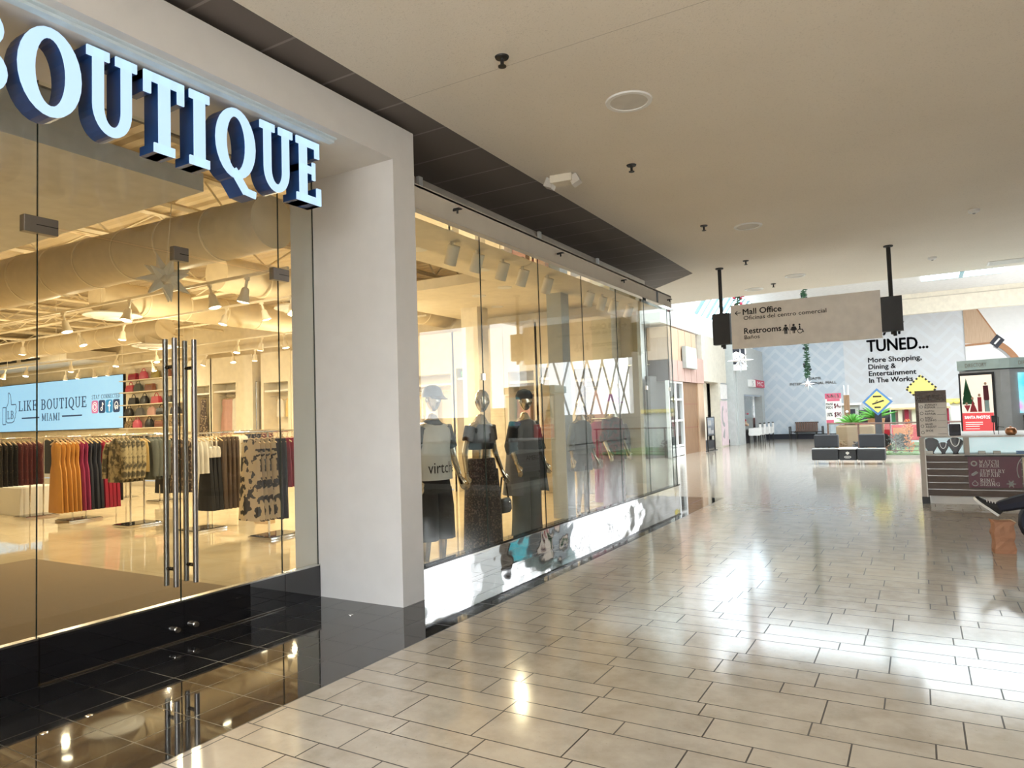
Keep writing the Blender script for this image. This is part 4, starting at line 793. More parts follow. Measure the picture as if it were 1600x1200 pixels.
niche(-15.45, -14.5, 'cream wall niche with white and yellow tops beside the narrow mirror', 2.8, [('tank', 'white_cloth', .38, 'white sequin sleeveless top in the niche beside the mirror', 'top'), ('tank', 'yellow_cloth', .72, 'yellow sleeveless top, nearer the mirror, in the niche beside it', 'top'), ('tank', 'yellow_cloth', 1.0, 'yellow sleeveless top at the window end of the niche beside the mirror', 'top')], zr=2.42)
struct(MB().box((-14.38, YB - .5, 0), (-11.3, YB, 3.6)).build('wall_pier', 'storewhite'))
niche(-11.18, -9.2, 'wide cream niche with folded cream clothes behind the black-capped mannequin', 2.68, [(k, m, .5 + i * .24, lb, c) for i, (k, m, lb, c) in enumerate((('top', 'leopard', 'spotted cream top in the wide niche behind the black-capped mannequin', 'top'), ('jacket', 'white_cloth', 'cream jacket in the wide niche behind the black-capped mannequin', 'jacket'), ('tank', 'yellow_cloth', 'tan sleeveless top in the wide niche behind the black-capped mannequin', 'top'), ('top', 'white_cloth', 'pale top at the end of the wide niche behind the black-capped mannequin', 'top')))], zr=2.30)
niche(-9.05, -8.5, 'narrow cream niche with a single grey dress and a green box above', 2.78, [('tank', 'gray_cloth', .33, 'grey strappy satin top alone in the narrow niche', 'top')], zr=2.30)
t = thing('storage_box', 'flat green box on the top shelf of the narrow niche', 'box', (-8.77, YB - .3, 2.57)); MB().box((-.2, -.12, 0), (.2, .12, .13)).build('box_body', 'greentag', t, bev=.005); MB().box((-.205, -.125, .10), (.205, .125, .14)).build('lid', 'greentag', t)
struct(MB().box((-8.38, YB - .5, 0), (-7.8, YB, 3.6)).build('wall_pier', 'storewhite'))
niche(-7.68, -7.05, 'cream niche with pink and brown tops behind the dark coat mannequin', 2.62, [('top', 'rose_cloth', .25, 'dusty pink top in the niche behind the dark coat mannequin', 'top'), ('top', 'brown_cloth', .55, 'brown top in the niche behind the dark coat mannequin', 'top')], zr=2.2)
niche(-6.9, -6.35, 'slim cream niche with dark accessories near the grey column', 2.66, [('tank', 'black_cloth', .3, 'small black top in the slim niche near the grey column', 'top')], zr=1.75)
niche(-6.1, -5.35, 'cream niche of pale patterned tops at the window end of the back wall', 2.58, [('top', 'leopard', .2, 'beige patterned top at the near side of the end niche', 'top'), ('top', 'rose_cloth', .42, 'pinkish top in the middle of the end niche', 'top'), ('top', 'leopard', .64, 'beige patterned top at the far side of the end niche', 'top')], zr=2.2)

t = thing('star_ornament', 'pale many-pointed star ball hanging inside the shop doors', 'ornament', (-6.6, 4.35, 3.15)); m = MB()
for k in range(16):
    a, e = 2.4 * k, math.asin(-1 + 2 * (k + .5) / 16); d = Vector((math.cos(a) * math.cos(e), math.sin(a) * math.cos(e), math.sin(e))); m.tube([d * .04, d * .12, d * .27], [.07, .05, .003], 5)
m.build('points', 'storewhite', t); MB().tube([(0, 0, .05), (0, .12, 1.3)], .004, 5).build('cord', 'storewhite', t)

t = thing('ceiling_vent', 'pale slotted air grille in the corridor ceiling near the hall edge', 'vent', (1.75, 16.5, ZC))
MB().box((-.45, -.22, -.012), (.45, -.19, 0)).box((-.45, .19, -.012), (.45, .22, 0)).box((-.45, -.19, -.012), (-.42, .19, 0)).box((.42, -.19, -.012), (.45, .19, 0)).build('frame', 'white', t)
m = MB()
for k in range(9): m.box((-.42, -.18 + k * .041, -.010), (.42, -.16 + k * .041, 0))
m.build('grille', 'white', t)
# ------------------------------------------------------------------ figures
def skin(js, sub=1):
    """grow one continuous surface over joints: js = [(pos, radius or (rx, ry), parent index)]"""
    me = bpy.data.meshes.new('figure'); me.from_pydata([j[0] for j in js], [(j[2], i) for i, j in enumerate(js) if j[2] is not None], [])
    o = bpy.data.objects.new('figure', me); C.objects.link(o)
    o.modifiers.new('skin', 'SKIN').use_smooth_shade = True
    for i, j in enumerate(js):
        v = me.skin_vertices[0].data[i]; v.radius = j[1] if isinstance(j[1], tuple) else (j[1], j[1]); v.use_root = i == 0
    s = o.modifiers.new('sub', 'SUBSURF'); s.levels = s.render_levels = sub
    bpy.context.view_layer.update(); e = bpy.data.meshes.new_from_object(o.evaluated_get(bpy.context.evaluated_depsgraph_get()))
    mb = MB().add([v.co.copy() for v in e.vertices], [tuple(p.vertices) for p in e.polygons])
    bpy.data.objects.remove(o); bpy.data.meshes.remove(me); bpy.data.meshes.remove(e); return mb
def hand(mb, w, d, side, s=1.0):
    """palm, four unequal bent fingers and a thumb from wrist w along direction d"""
    w, d = Vector(w), Vector(d).normalized(); a = d.cross(Vector((1, 0, 0))).normalized() if abs(d.x) < .9 else Vector((0, 1, 0)); b = a.cross(d).normalized()
    b = Vector((1, 0, 0)) - d * d.x; b.normalize(); a = d.cross(b)
    mb.loft([[w + d * h * s + (b * math.cos(t) * rw + a * math.sin(t) * rt) * s for t in [2 * PI * k / 10 for k in range(10)]] for h, rw, rt in ((-.02, .024, .02), (.02, .032, .017), (.06, .040, .014), (.085, .038, .011))])
    for k, (l, off) in enumerate(((.062, .028), (.072, .0095), (.068, -.0095), (.052, -.028))):
        p = w + (d * .08 + b * off) * s; mb.tube([p, p + (d * l * .45 - a * side * .004) * s, p + (d * l * .8 - a * side * .015) * s, p + (d * l - a * side * .026) * s], [.0085 * s, .008 * s, .007 * s, .004 * s], 7)
    p = w + (d * .025 + b * .03) * s; mb.tube([p, p + (d * .03 + b * .022) * s, p + (d * .058 + b * .026 - a * side * .01) * s], [.011 * s, .0095 * s, .005 * s], 7)
def head(mb, c, face=False):
    """egg shaped head with brow, nose and chin, facing +x"""
    x0, y0, z0 = c; rg = []
    for i in range(13):
        t = i / 12; z = -.125 + .245 * t; w = math.sin(PI * (t * .93 + .035)) ** .55
        rx = .098 * w * (.80 + .28 * t); ry = .076 * w * (.70 + .36 * t)
        ring = []
        for j in range(20):
            a = 2 * PI * j / 20; x, y = rx * math.cos(a), ry * math.sin(a); k = max(0, math.cos(a)) ** 12
            nose = max(0, 1 - abs(z + .02) / .035) * .026 * k; brow = -.006 * max(0, 1 - abs(z - .015) / .02) * max(0, math.cos(a)) ** 3; chin = .010 * max(0, 1 - abs(z + .10) / .03) * k
            mouth = .006 * max(0, 1 - abs(z + .062) / .012) * k
            ring.append((x0 + x + nose + brow + chin + mouth + .012, y0 + y, z0 + z))
        rg.append(ring)
    mb.loft(rg)
    for s in (-1, 1): mb.ball((x0 - .005, y0 + s * .078, z0 - .01), (.018, .010, .030), 8, 6)
def body(arms=((.02, .27, 1.16), (.09, .28, .93)), spread=.10, female=False, legs=True):
    sh = .165 if female else .185; k = .9 if female else 1.0
    j = [((0, 0, .96), (.135 * k, .10), None), ((0, 0, 1.10), (.115 * k, .085), 0), ((.005, 0, 1.28), (.14 * k, .10), 1), ((0, 0, 1.43), (.12 * k, .075), 2), ((0, 0, 1.52), .055, 3), ((.012, 0, 1.60), .05, 4)]
    for s in (-1, 1):
        b = len(j); (ex, ey, ez), (wx, wy, wz) = arms
        j += [((0, s * sh, 1.45), .055 * k, 3), ((ex, s * ey, ez), .04 * k, b), ((wx, s * wy, wz), .026 * k, b + 1)]
    for s in (-1, 1):
        b = len(j); j += [((0, s * .09, .88), .092 * k, 0), ((.015, s * spread, .50), .058 * k, b), ((-.02, s * (spread + .01), .10), .036, b + 1), ((.06, s * (spread + .02), .045), .036, b + 2), ((.15, s * (spread + .03), .03), .028, b + 3)]
    mb = skin(j)
    for s in (-1, 1):
        (ex, ey, ez), (wx, wy, wz) = arms; hand(mb, (wx, s * wy, wz), (wx - ex, s * (wy - ey), wz - ez), s)
    head(mb, (.02, 0, 1.735)); return mb
def er(z, rx, ry, cx=0, cy=0, n=24, rip=0, ph=0): return [(cx + rx * math.cos(a) * (1 + rip * math.sin(7 * a + ph)), cy + ry * math.sin(a) * (1 + rip * math.sin(5 * a + ph)), z) for a in [2 * PI * k / n for k in range(n)]]
def trousers(zt, zb, wide, rip=.03):
    mb = MB().loft([er(zt, .135, .165), er(zt - .10, .150, .185, rip=rip), er(zt - .17, .15, .19, rip=rip)], True)
    for s in (-1, 1): mb.loft([er(zt - .12, .13, .098, .0, s * .095, 18, rip), er((zt + zb) / 2, .10 * wide, .088 * wide, .01, s * .105, 18, rip * 1.5, 1), er(zb, .11 * wide, .092 * wide, -.005, s * .11, 18, rip * 2, 2)])
    return mb
def shirt(zb, wide=1.0, top=1.50, rip=.02):
    return MB().loft([er(zb, .155 * wide, .205 * wide, rip=rip), er(zb + .15, .15 * wide, .198 * wide, rip=rip), er(1.22, .148, .195), er(1.36, .155, .21), er(1.43, .13, .215), er(1.475, .10, .16), er(top, .07, .085)])
def sleeves(arms, t=.6, r=.07):
    (ex, ey, ez), (wx, wy, wz) = arms; mb = MB()
    for s in (-1, 1):
        a = Vector((0, s * .165, 1.45)); b = Vector((ex, s * ey, ez)); c = Vector((wx, s * wy, wz)); pts = [a, a.lerp(b, min(t, 1) * .5), a.lerp(b, min(t, 1))]
        if t > 1: pts += [b.lerp(c, (t - 1) * .5), b.lerp(c, t - 1)]
        mb.tube(pts, [r * 1.05] + [r] * (len(pts) - 2) + [r * .95], 14)
    return mb
def cap(col, parent):
    c = MB().loft([er(1.755, .118, .098, .018), er(1.79, .117, .097, .018), er(1.835, .10, .085, .016), er(1.868, .06, .052, .014), er(1.876, .012, .012, .014)]).build('cap', col, parent, True)
    MB().add([(.09 + .135 * (k % 2) * math.cos(a), .09 * math.sin(a) * (1 - .12 * (k % 2)), 1.765 - .03 * (k % 2) * (1 + .5 * math.cos(a)) + dz) for dz in (0, .008) for a in [-PI / 2 + PI * i / 10 for i in range(11)] for k in (0, 1)],
              [(i * 2 + d, i * 2 + 1 + d, i * 2 + 3 + d, i * 2 + 2 + d) for d in (0, 22) for i in range(10)] + [(i * 2 + 1, i * 2 + 3, i * 2 + 25, i * 2 + 23) for i in range(10)]).build('cap_brim', col, c)
def wrap_text(txt, zc, h, wd, rx, ry, m, parent):
    vs, fs, w = sans(txt); k = wd / w
    mb = MB(); mb.add([((rx + .004) * math.cos((x * k - wd / 2) / ry), (ry + .004) * math.sin((x * k - wd / 2) / ry), zc + y * h) for x, y in vs], fs); mb.build('printed_lettering', m, parent)
def mann(x, y, rz, sc, label, arms, female=False, spread=.10, m='mann'):
    t = thing('mannequin', label, 'mannequin', (x, y, .0), rz); t.scale = (sc, sc, sc)
    body(arms, spread, female).build('figure_body', m, t, True)
    b = MB().lathe((0, 0, 0), [(.20, 0), (.20, .012), (.02, .014)], 28); b.build('base_disc', 'chrome', t, True)
    return t
A1 = ((.0, .27, 1.17), (.10, .27, .94)); A2 = ((-.02, .25, 1.17), (.05, .30, .93))
t = mann(-4.5, 6.0, R(-12), 1.06, 'mannequin in black cap, pale printed t-shirt and black shorts beside the white portal', A1)
cap('blackbag', t)
s_ = shirt(.93, 1.08).build('t_shirt', 'paper', t, True); sleeves(A1, .75, .078).build('sleeve', 'black_cloth', s_, True)
MB().loft([er(1.47, .105, .15), er(1.50, .085, .105), er(1.525, .07, .08)], False).build('collar', 'black', s_, True); wrap_text('virtche', 1.0, .11, .36, .168, .222, 'black', s_)
MB().loft([er(.97, .14, .175), er(.80, .155, .20)], False).build('waistband', 'black_cloth', t, True); trousers(.97, .34, 1.30).build('shorts', 'black_cloth', t, True)
t = mann(-4.42, 6.83, R(-8), 1.05, 'mannequin in black cropped top and wide dark speckled trousers with a black bag', A2, True)
MB().loft([er(1.20, .125, .165), er(1.32, .145, .18), er(1.42, .115, .18), er(1.475, .08, .13)]).build('crop_top', 'black_cloth', t, True)
sleeves(A2, .55, .062).build('sleeve', 'black_cloth', t, True); trousers(1.10, .03, 1.45, .04).build('wide_trousers', 'speckle', t, True)
def hung_bag(x, y, z, m, label, w=.13, h=.17, strap=.25):
    t = thing('handbag', label, 'handbag', (x, y, z))
    MB().loft([[(dx * .05 * k, dy * w * k, zz) for dx, dy in [(math.copysign(abs(math.cos(a)) ** .5, math.cos(a)), math.copysign(abs(math.sin(a)) ** .5, math.sin(a))) for a in [2 * PI * q / 16 for q in range(16)]]] for zz, k in ((-h, .75), (-h * .8, 1.0), (-.03, .95), (0, .7))]).build('bag_body', m, t, True)
    MB().tube([(0, -w * .8, -.02), (0, -w * .3, strap), (0, w * .3, strap), (0, w * .8, -.02)], .011, 8).build('strap', m, t, True)
    MB().ball((.055, w * .3, -.05), .016, 8, 6).build('clasp', 'chrome', t)
hung_bag(-4.33, 7.16, .66, 'blackbag', 'black handbag hanging from the arm of the mannequin in speckled trousers')
t = mann(-4.55, 8.1, R(-10), 1.06, 'mannequin in a long dark grey open coat, printed top and grey trousers', A1)
MB().loft([er(1.755, .116, .097, .015), er(1.80, .117, .098, .015), er(1.86, .08, .07, .012), er(1.88, .012, .012, .012)]).build('dark_hat', 'black_cloth', t, True)
shirt(.86, 1.05).build('printed_top', 'gray_cloth', t, True); wrap_text('AMERICAN', 1.0, .055, .30, .166, .218, 'black', t)
c = MB(); n_ = 22
c.loft([[((.19 + .03 * f) * math.cos(a), (.245 + .05 * f) * math.sin(a), z) for a in [R(48) + R(264) * k / n_ for k in range(n_ + 1)]] for z, f in ((.58, 2.0), (.9, 1.0), (1.2, .2), (1.38, 0))] + [[(.12 * math.cos(a), .20 * math.sin(a), 1.47) for a in [R(48) + R(264) * k / n_ for k in range(n_ + 1)]]], False, False)
c.build('open_coat', 'gray_cloth', t, True); sleeves(A1, 1.3, .082).build('sleeve', 'black_cloth', t, True); trousers(.95, .04, 1.2, .05).build('trousers', 'bluegrey_cloth', t, True)
t = mann(-4.6, 9.98, R(-10), 1.03, 'tan-legged mannequin in a short dark denim outfit beyond the grey column', A2, True)
shirt(1.0, .95).build('denim_jacket', 'denim', t, True); sleeves(A2, 1.5, .055).build('sleeve', 'denim', t, True); trousers(1.02, .74, 1.05).build('denim_shorts', 'navy_cloth', t, True)
hung_bag(-4.5, 10.38, .92, 'brownbag', 'small dark brown handbag hanging beside the denim mannequin', .15, .16, .30)
t = mann(-4.5, 11.05, R(-10), 1.05, 'mannequin in purple cap, red checked shirt and dark red trousers', A1)
cap('purplecap', t); shirt(.90, 1.08).build('checked_shirt', 'plaid', t, True); sleeves(A1, 1.2, .07).build('sleeve', 'plaid', t, True); trousers(.97, .04, 1.15, .04).build('trousers', 'maroon', t, True)
MB().loft([er(.955, .142, .178), er(.99, .142, .178)], False).build('belt', 'black', t); MB().box((.143, -.05, .94), (.158, .05, 1.0)).build('belt_buckle', 'gold', t)
# seated shopper at the right edge of the frame
t = thing('person', 'seated person in black trousers and black lace-up shoes with one leg crossed', 'person', (0, 0, 0))
pj = [((1.56, 9.0, .55), (.16, .13), None), ((1.62, 9.0, .75), (.14, .11), 0), ((1.64, 9.0, .95), (.16, .12), 1), ((1.62, 9.0, 1.06), (.12, .09), 2), ((1.61, 9.0, 1.13), .055, 3), ((1.60, 9.0, 1.19), .05, 4),
      ((1.62, 8.82, 1.03), .055, 3), ((1.50, 8.76, .80), .042, 6), ((1.27, 8.86, .72), .03, 7), ((1.62, 9.18, 1.03), .055, 3), ((1.50, 9.26, .80), .042, 9), ((1.28, 9.14, .70), .03, 10),
      ((1.50, 8.92, .55), .10, 0), ((1.13, 8.84, .64), .075, 12), ((.90, 8.92, .59), .066, 13), ((.66, 8.98, .515), .043, 14), ((1.50, 9.10, .53), .10, 0), ((.95, 9.1, .50), .078, 16), ((.93, 9.1, .32), .068, 17), ((1.10, 9.12, .10), .042, 18)]
mb = skin(pj)
hand(mb, (1.27, 8.86, .72), (-1, .35, -.25), 1); hand(mb, (1.28, 9.14, .70), (-1, -.3, -.2), -1)
hb = MB(); head(hb, (.02, 0, 1.735)); mb.add([(1.62 - v[0], 9.0 - v[1], v[2] - .405) for v in hb.v], hb.f)
mb.build('figure_body', 'skin', t, True)
def limb(pts, r, nm, m): MB().tube(pts, r, 16).build(nm, m, t, True)
pants = skin([((1.56, 9.0, .56), (.175, .14), None), ((1.59, 9.0, .70), (.155, .12), 0), ((1.50, 8.92, .555), .115, 0), ((1.13, 8.84, .645), .09, 2), ((.90, 8.92, .59), .088, 3), ((.68, 8.98, .515), .066, 4), ((.655, 8.985, .50), .06, 5), ((1.50, 9.10, .535), .115, 0), ((.93, 9.1, .50), .105, 7 - 0), ((.905, 9.08, .31), .112, 8), ((1.03, 9.1, .14), .075, 9)])
pants.build('trousers', 'navy_cloth', t, True)
top = skin([((1.60, 9.0, .68), (.175, .135), None), ((1.64, 9.0, .95), (.18, .135), 0), ((1.62, 9.0, 1.07), (.13, .10), 1), ((1.62, 8.82, 1.03), .07, 2), ((1.50, 8.76, .80), .058, 3), ((1.31, 8.85, .73), .045, 4), ((1.62, 9.18, 1.03), .07, 2), ((1.50, 9.26, .80), .058, 6), ((1.32, 9.13, .71), .045, 7)])
top.build('jacket', 'black_cloth', t, True)
MB().ball((1.625, 9.0, 1.36), (.115, .095, .125), 16, 10).build('hair', 'black', t, True)
def shoe(o, fwd, up):
    """lace-up shoe: heel at o, pointing along fwd, sole away from up"""
    o, f, u = Vector(o), Vector(fwd).normalized(), Vector(up).normalized(); u = (u - f * u.dot(f)).normalized(); w = f.cross(u); L = .285
    prof = [(0, .030, .085), (.08, .036, .095), (.25, .038, .098), (.40, .036, .085), (.60, .045, .060), (.80, .046, .048), (.94, .034, .040), (1.0, .014, .022)]
    so = MB().loft([[o + f * L * q + w * hw * a * 1.08 + u * b for a, b in ((-1, -.006), (1, -.006), (1, .018), (-1, .018))] for q, hw, h in prof]).build('shoe_sole', 'paper', t)
    k = MB().loft([[o + f * L * q + w * hw * math.cos(x) + u * (.012 + (h - .012) * max(0, math.sin(x)) ** .8) for x in [PI * n / 10 for n in range(11)]] for q, hw, h in prof], True, True).build('shoe', 'black', t, True)
    la = MB()
    for i in range(5):
        q = .40 + .075 * i; h = .094 - .012 * i * 1.05; la.tube([o + f * L * q - w * .026 + u * (h - .006), o + f * L * (q + .02) + u * (h + .004), o + f * L * (q + .01) + w * .026 + u * (h - .006)], .0048, 6)
    la.build('laces', 'white', k)
shoe((.655, 8.99, .425), (-.80, -.30, .68), (.58, -.22, .78)); shoe((1.17, 9.12, .012), (-1, 0, 0), (0, 0, 1))
t = thing('seating_bench', 'dark bench under the seated person at the frame edge', 'bench', (1.25, 8.3, 0)); MB().box((0, 0, .36), (.6, 1.5, .45)).build('seat', 'charcoal', t, bev=.02)
for dx in (.06, .5):
    for dy in (.06, 1.4): MB().box((dx, dy, 0), (dx + .04, dy + .04, .36)).build('leg', 'steel', t)
# crumpled kraft bag on the floor
t = thing('paper_bag', 'crumpled brown paper bag standing on the floor by the crossed legs', 'bag', (.70, 9.17, 0), R(10))
random.seed(3)
rg = []
for i in range(9):
    z = .34 * i / 8; k = 1 + .06 * math.sin(i * 1.7)
    rg.append([(x * .095 * k + random.uniform(-.007, .007), y * .07 * k + random.uniform(-.007, .007), z + (random.uniform(-.012, .012) if i in (0, 8) and i else 0)) for x, y in ((-1, -1), (-.5, -1.05), (0, -.98), (.5, -1.05), (1, -1), (1.06, 0), (1, 1), (0, .97), (-1, 1), (-1.05, 0))])
rg += [[(p[0] * .88, p[1] * .8, .338) for p in rg[-1]], [(p[0] * .8, p[1] * .75, .20) for p in rg[-1]]]
MB().loft(rg).build('bag_body', 'kraft', t)
MB().tube([(p[0], p[1], p[2] + .002) for p in rg[8][4:8]], .006, 5).build('rolled_rim', 'hanger', t)
# ------------------------------------------------------------------ repair kiosk
t = thing('repair_kiosk', 'brown slatwall kiosk with glass display case offering watch and jewelry repair', 'kiosk', (0, 13.35, 0))
MB().box((.08, .04, .0), (2.6, 2.4, .13)).build('kick_plate', 'white', t); MB().box((-.04, -.03, 0), (.07, .08, .11)).build('foot', 'black', t); MB().box((-.035, -.02, .11), (.05, .06, 1.08)).build('corner_post', 'signgrey', t); MB().box((.032, -.035, .11), (.05, -.02, 1.06)).build('corner_strip', 'white', t)
s_ = MB()
for i in range(6): s_.box((.05, 0, .13 + i * .11), (2.6, 2.4, .13 + i * .11 + .098))
s_.build('slat_panel', 'slat', t); MB().box((.06, .01, .13), (2.59, 2.39, .79)).build('slat_groove', 'groove', t)
MB().box((.05, -.005, .785), (2.6, 2.4, .80)).build('case_floor', 'white', t); MB().box((.05, .55, .80), (2.6, .60, 1.07)).build('case_back', 'case_lit', t)
MB().box((.05, -.006, .80), (2.6, .0, 1.07)).build('case_glass', 'caseglass', t); MB().box((.585, -.01, .79), (.655, .3, 1.08)).build('mullion', 'signgrey', t)
MB().box((.0, -.02, 1.07), (2.6, 2.4, 1.095)).build('counter_top', 'whiteceil', t); MB().box((.58, -.03, .765), (2.6, -.005, .785)).build('shelf_edge', 'charcoal', t); MB().box((1.33, -.012, .30), (1.75, -.001, .76)).build('blank_sheet', 'cream', t)
p = MB().box((.62, -.016, .275), (1.31, -.001, .765)).build('service_panel', 'burgundy', t); K = lambda s, x, z, h, wd: slab_text(MB(), s, (x, -.018, z), (1, 0, 0), (0, 0, 1), h, wd, T=.12, t=.07).build('panel_lettering', 'paper', p)
K('WATCH', .77, .655, .055, .26); K('REPAIR', .77, .595, .055, .26); K('JEWELRY', .77, .51, .055, .33); K('REPAIR', .77, .45, .055, .26); K('RING', .77, .365, .055, .185); K('SIZING', .77, .305, .055, .25)
y = ((0, -.018, 0), (1, 0, 0), (0, 0, 1))
MB().flat(arc(.70, .655, .045, .045, 0, 360, .02, .02) + [bar(.66, .48, .73, .53, .018), bar(.675, .465, .745, .515, .018), bar(.66, .48, .675, .465, .018)] + arc(.70, .335, .042, .036, 110, 430, .009, .009) + [bar(.685, .37, .70, .385, .01), bar(.70, .385, .715, .37, .01)] + [bar(1.17 - .06 * math.cos(a), .34 - .06 * math.sin(a), 1.17 + .06 * math.cos(a), .34 + .06 * math.sin(a), .016) for a in (0, 1.05, 2.1)] + arc(1.17, .34, .035, .035, 0, 360, .012, .012) + arc(1.42, .55, .17, .24, 115, 235, .012, .012, 14)[:11], *y).build('panel_icon', 'greycol', p)
for i, (x, sc, nm) in enumerate(((.13, 1.0, 'wide black necklace bust at the left of the kiosk display case'), (.30, .72, 'small black necklace bust in the middle of the display case'), (.47, 1.0, 'black necklace bust with white pearls right of the small bust'))):
    b = thing('necklace_bust', nm, 'bust', (x, 13.35 + .16, .80)); b.scale = (sc, sc, sc)
    MB().loft([er(.0, .03, .045), er(.02, .03, .035), er(.05, .03, .05), er(.15, .035, .105), er(.20, .035, .115), er(.235, .03, .09), er(.262, .025, .035)]).build('bust_form', 'navydark', b, True)
    b.rotation_euler = (0, 0, PI / 2)
    if i: MB().tube([(-.037 - .008 * math.sin(q), .06 * math.cos(q), .245 - .12 * math.sin(q)) for q in [PI * k / 14 for k in range(15)]], .0075, 6).build('necklace', 'jewel', b)
for i, (x, m, lb) in enumerate(((.10, 'cream', 'small cream price card in the display case corner'), (.82, 'greycol', 'first small tray in the right half of the display case'), (1.02, 'greycol', 'second small tray in the right half of the display case'), (1.32, 'blue', 'blue card in the right half of the display case'))):
    b = thing('price_card' if i in (0, 3) else 'ring_tray', lb, 'card' if i in (0, 3) else 'tray', (x, 13.35 + .06, .80)); MB().box((-.05, 0, 0), (.05, .05, .05)).build('base', m, b); MB().box((-.045, -.003, .01), (.045, 0, .045)).build('front', 'paper' if i != 3 else 'blue', b)
# repair price board on the counter corner
t = thing('price_board', 'tall brown and grey board listing jewelry and watch repairs on the kiosk corner', 'sign board', (-.06, 13.34, 1.095))
MB().box((0, -.035, 0), (.44, .0, .75)).build('board', 'slat', t); MB().box((.045, -.042, .0), (.435, -.035, .55)).build('list_sheet', 'signpanel', t)
for s, z in (('Jewelry & Repairs', .64), ('Watch Batteries', .585)): put_text(MB(), s, (.02, -.037, z), (1, 0, 0), (0, 0, 1), .04, .39, .02).build('board_lettering', 'paper', t)
for i, s in enumerate(('JEWELRY REPAIR', 'WATCH REPAIR', 'RING SIZING', 'BAND ADJUST', 'SHOE')):
    for k, wd in enumerate(s.split()): put_text(MB(), wd, (.13, -.044, .50 - i * .105 - k * .042), (1, 0, 0), (0, 0, 1), .03, .032 * len(wd) * .8, .02).build('board_lettering', 'ink', t)
    MB().flat(arc(.085, .485 - i * .105, .025, .025, 0, 360, .006, .006) + [rc(.30, .46 - i * .105, .42, .464 - i * .105)], (0, -.044, 0), (1, 0, 0), (0, 0, 1)).build('list_icon', 'ink', t)
t = thing('speaker_box', 'small black cube beside the price board on the counter', 'speaker', (.47, 13.6, 1.095)); MB().box((-.07, -.07, 0), (.09, .09, .19)).build('case', 'navydark', t, bev=.01); MB().lathe((.01, -.071, .10), [(.05, 0), (.03, .006), (.004, .004)], 16, 'y').build('speaker_cone', 'charcoal', t)
t = thing('counter_jar', 'round copper-coloured pot on the kiosk counter', 'pot', (1.23, 13.55, 1.095)); MB().lathe((0, 0, 0), [(.05, 0), (.075, .03), (.08, .07), (.06, .11), (.03, .12)], 20).build('pot_body', 'copper', t, True); MB().ball((0, 0, .125), .018, 10, 6).build('lid_knob', 'copper', t)
t = thing('charging_cable', 'black plug and looped cable standing on the kiosk counter', 'cable', (1.02, 13.7, 1.095)); MB().box((-.025, -.02, .20), (.025, .02, .31)).build('plug', 'black', t, bev=.005); MB().tube([(0, 0, .20), (-.005, 0, .1), (0, 0, .006)], .006, 6).tube([(.02, 0, .30), (.07, 0, .28), (.06, 0, .1), (.06, 0, .006)], .005, 6).tube([(.02, 0, .08), (.06, 0, .13), (.14, 0, .12)], .005, 6).build('cord', 'black', t, True)
# ------------------------------------------------------------------ mall directory
t = thing('mall_directory', 'faceted grey directory pylon with pale teal header and lit posters behind the kiosk', 'directory', (1.45, 17.35, 0))
hexa = lambda r: [(r * 1.0 * math.cos(R(a)), r * math.sin(R(a))) for a in (-100, -62, -20, 40, 100, 160, 200)]
pts = [(-.70, -.30), (0, .0), (.14, -.02), (.9, -.32), (1.0, .9), (-.8, .9)]
pts = [(-.70, -.10), (-.02, -.36), (.13, -.36), (.85, -.12), (.95, .9), (-.52, .9)]
MB().prism(pts, (0, 0, 0), (1, 0, 0), (0, 1, 0), (0, 0, 2.28)).build('pylon', 'dirgrey', t); MB().prism([(x * 1.05, y * 1.12) for x, y in pts], (0, 0, 2.30), (1, 0, 0), (0, 1, 0), (0, 0, .20)).build('header', 'palteal', t)
def facet(a, b, z0, z1, f0, f1, nm, m, off, par=t):
    a, b = Vector((*a, 0)), Vector((*b, 0)); d = b - a; n_ = Vector((d.y, -d.x, 0)).normalized(); p, q = a + d * f0, a + d * f1
    return MB().prism([(0, 0), ((q - p).length, 0), ((q - p).length, z1 - z0), (0, z1 - z0)], p + Vector((0, 0, z0)) + n_ * off, d.normalized(), (0, 0, 1), n_ * .01).build(nm, m, par), p + n_ * (off + .012), d.normalized(), (q - p).length
L, p0, du, wl = facet(pts[0], pts[1], .98, 2.24, -.02, .86, 'poster_frame', 'charcoal', .01)
P1, p1, du, wl = facet(pts[0], pts[1], 1.02, 2.19, .03, .80, 'poster', 'lit_cream', .022)
fl_ = lambda polys, nm, m, e=.0: MB().flat(polys, p1 + Vector((0, -e, 1.02)), du, (0, 0, 1)).build(nm, m, P1)
fl_([rc(0, 0, wl, .40)], 'red_panel', 'poster_lit', .001)
q = put_text(MB(), 'SANTA PHOTOS', p1 + du * .04 + Vector((0, -.003, 1.30)), du, (0, 0, 1), .06, wl * .80, .02); q.build('poster_lettering', 'lit_white', P1)
fl_([rc(.05, .20, .36, .215), rc(.05, .16, .36, .175), rc(.05, .12, .30, .135), rc(.05, .07, .30, .08)], 'text_line', 'lit_white', .003)
tr_ = [[(.10, 1.12), (.04, .78), (.18, .78)], [(.10, 1.0), (.02, .66), (.22, .66)], [(.10, .9), (.01, .58), (.24, .58)]]; fl_(tr_, 'tree_picture', 'green', .002)
fl_([[(.14, .42), (.20, .66), (.28, .42)], [(.29, .42), (.29, .72), (.36, .72), (.36, .42)], [(.10, .42), (.04, .56), (.16, .56)]], 'figure_picture', 'redbag', .0035); fl_([[(.40, .66), (.40, .95), (.49, .95), (.50, .66)], [(.41, .42), (.41, .66), (.49, .66), (.50, .42)]], 'figure_picture', 'maroon', .0035); fl_([[(.42, .42), (.42, .65), (.49, .65), (.50, .42)]], 'trouser_picture', 'teal', .005)
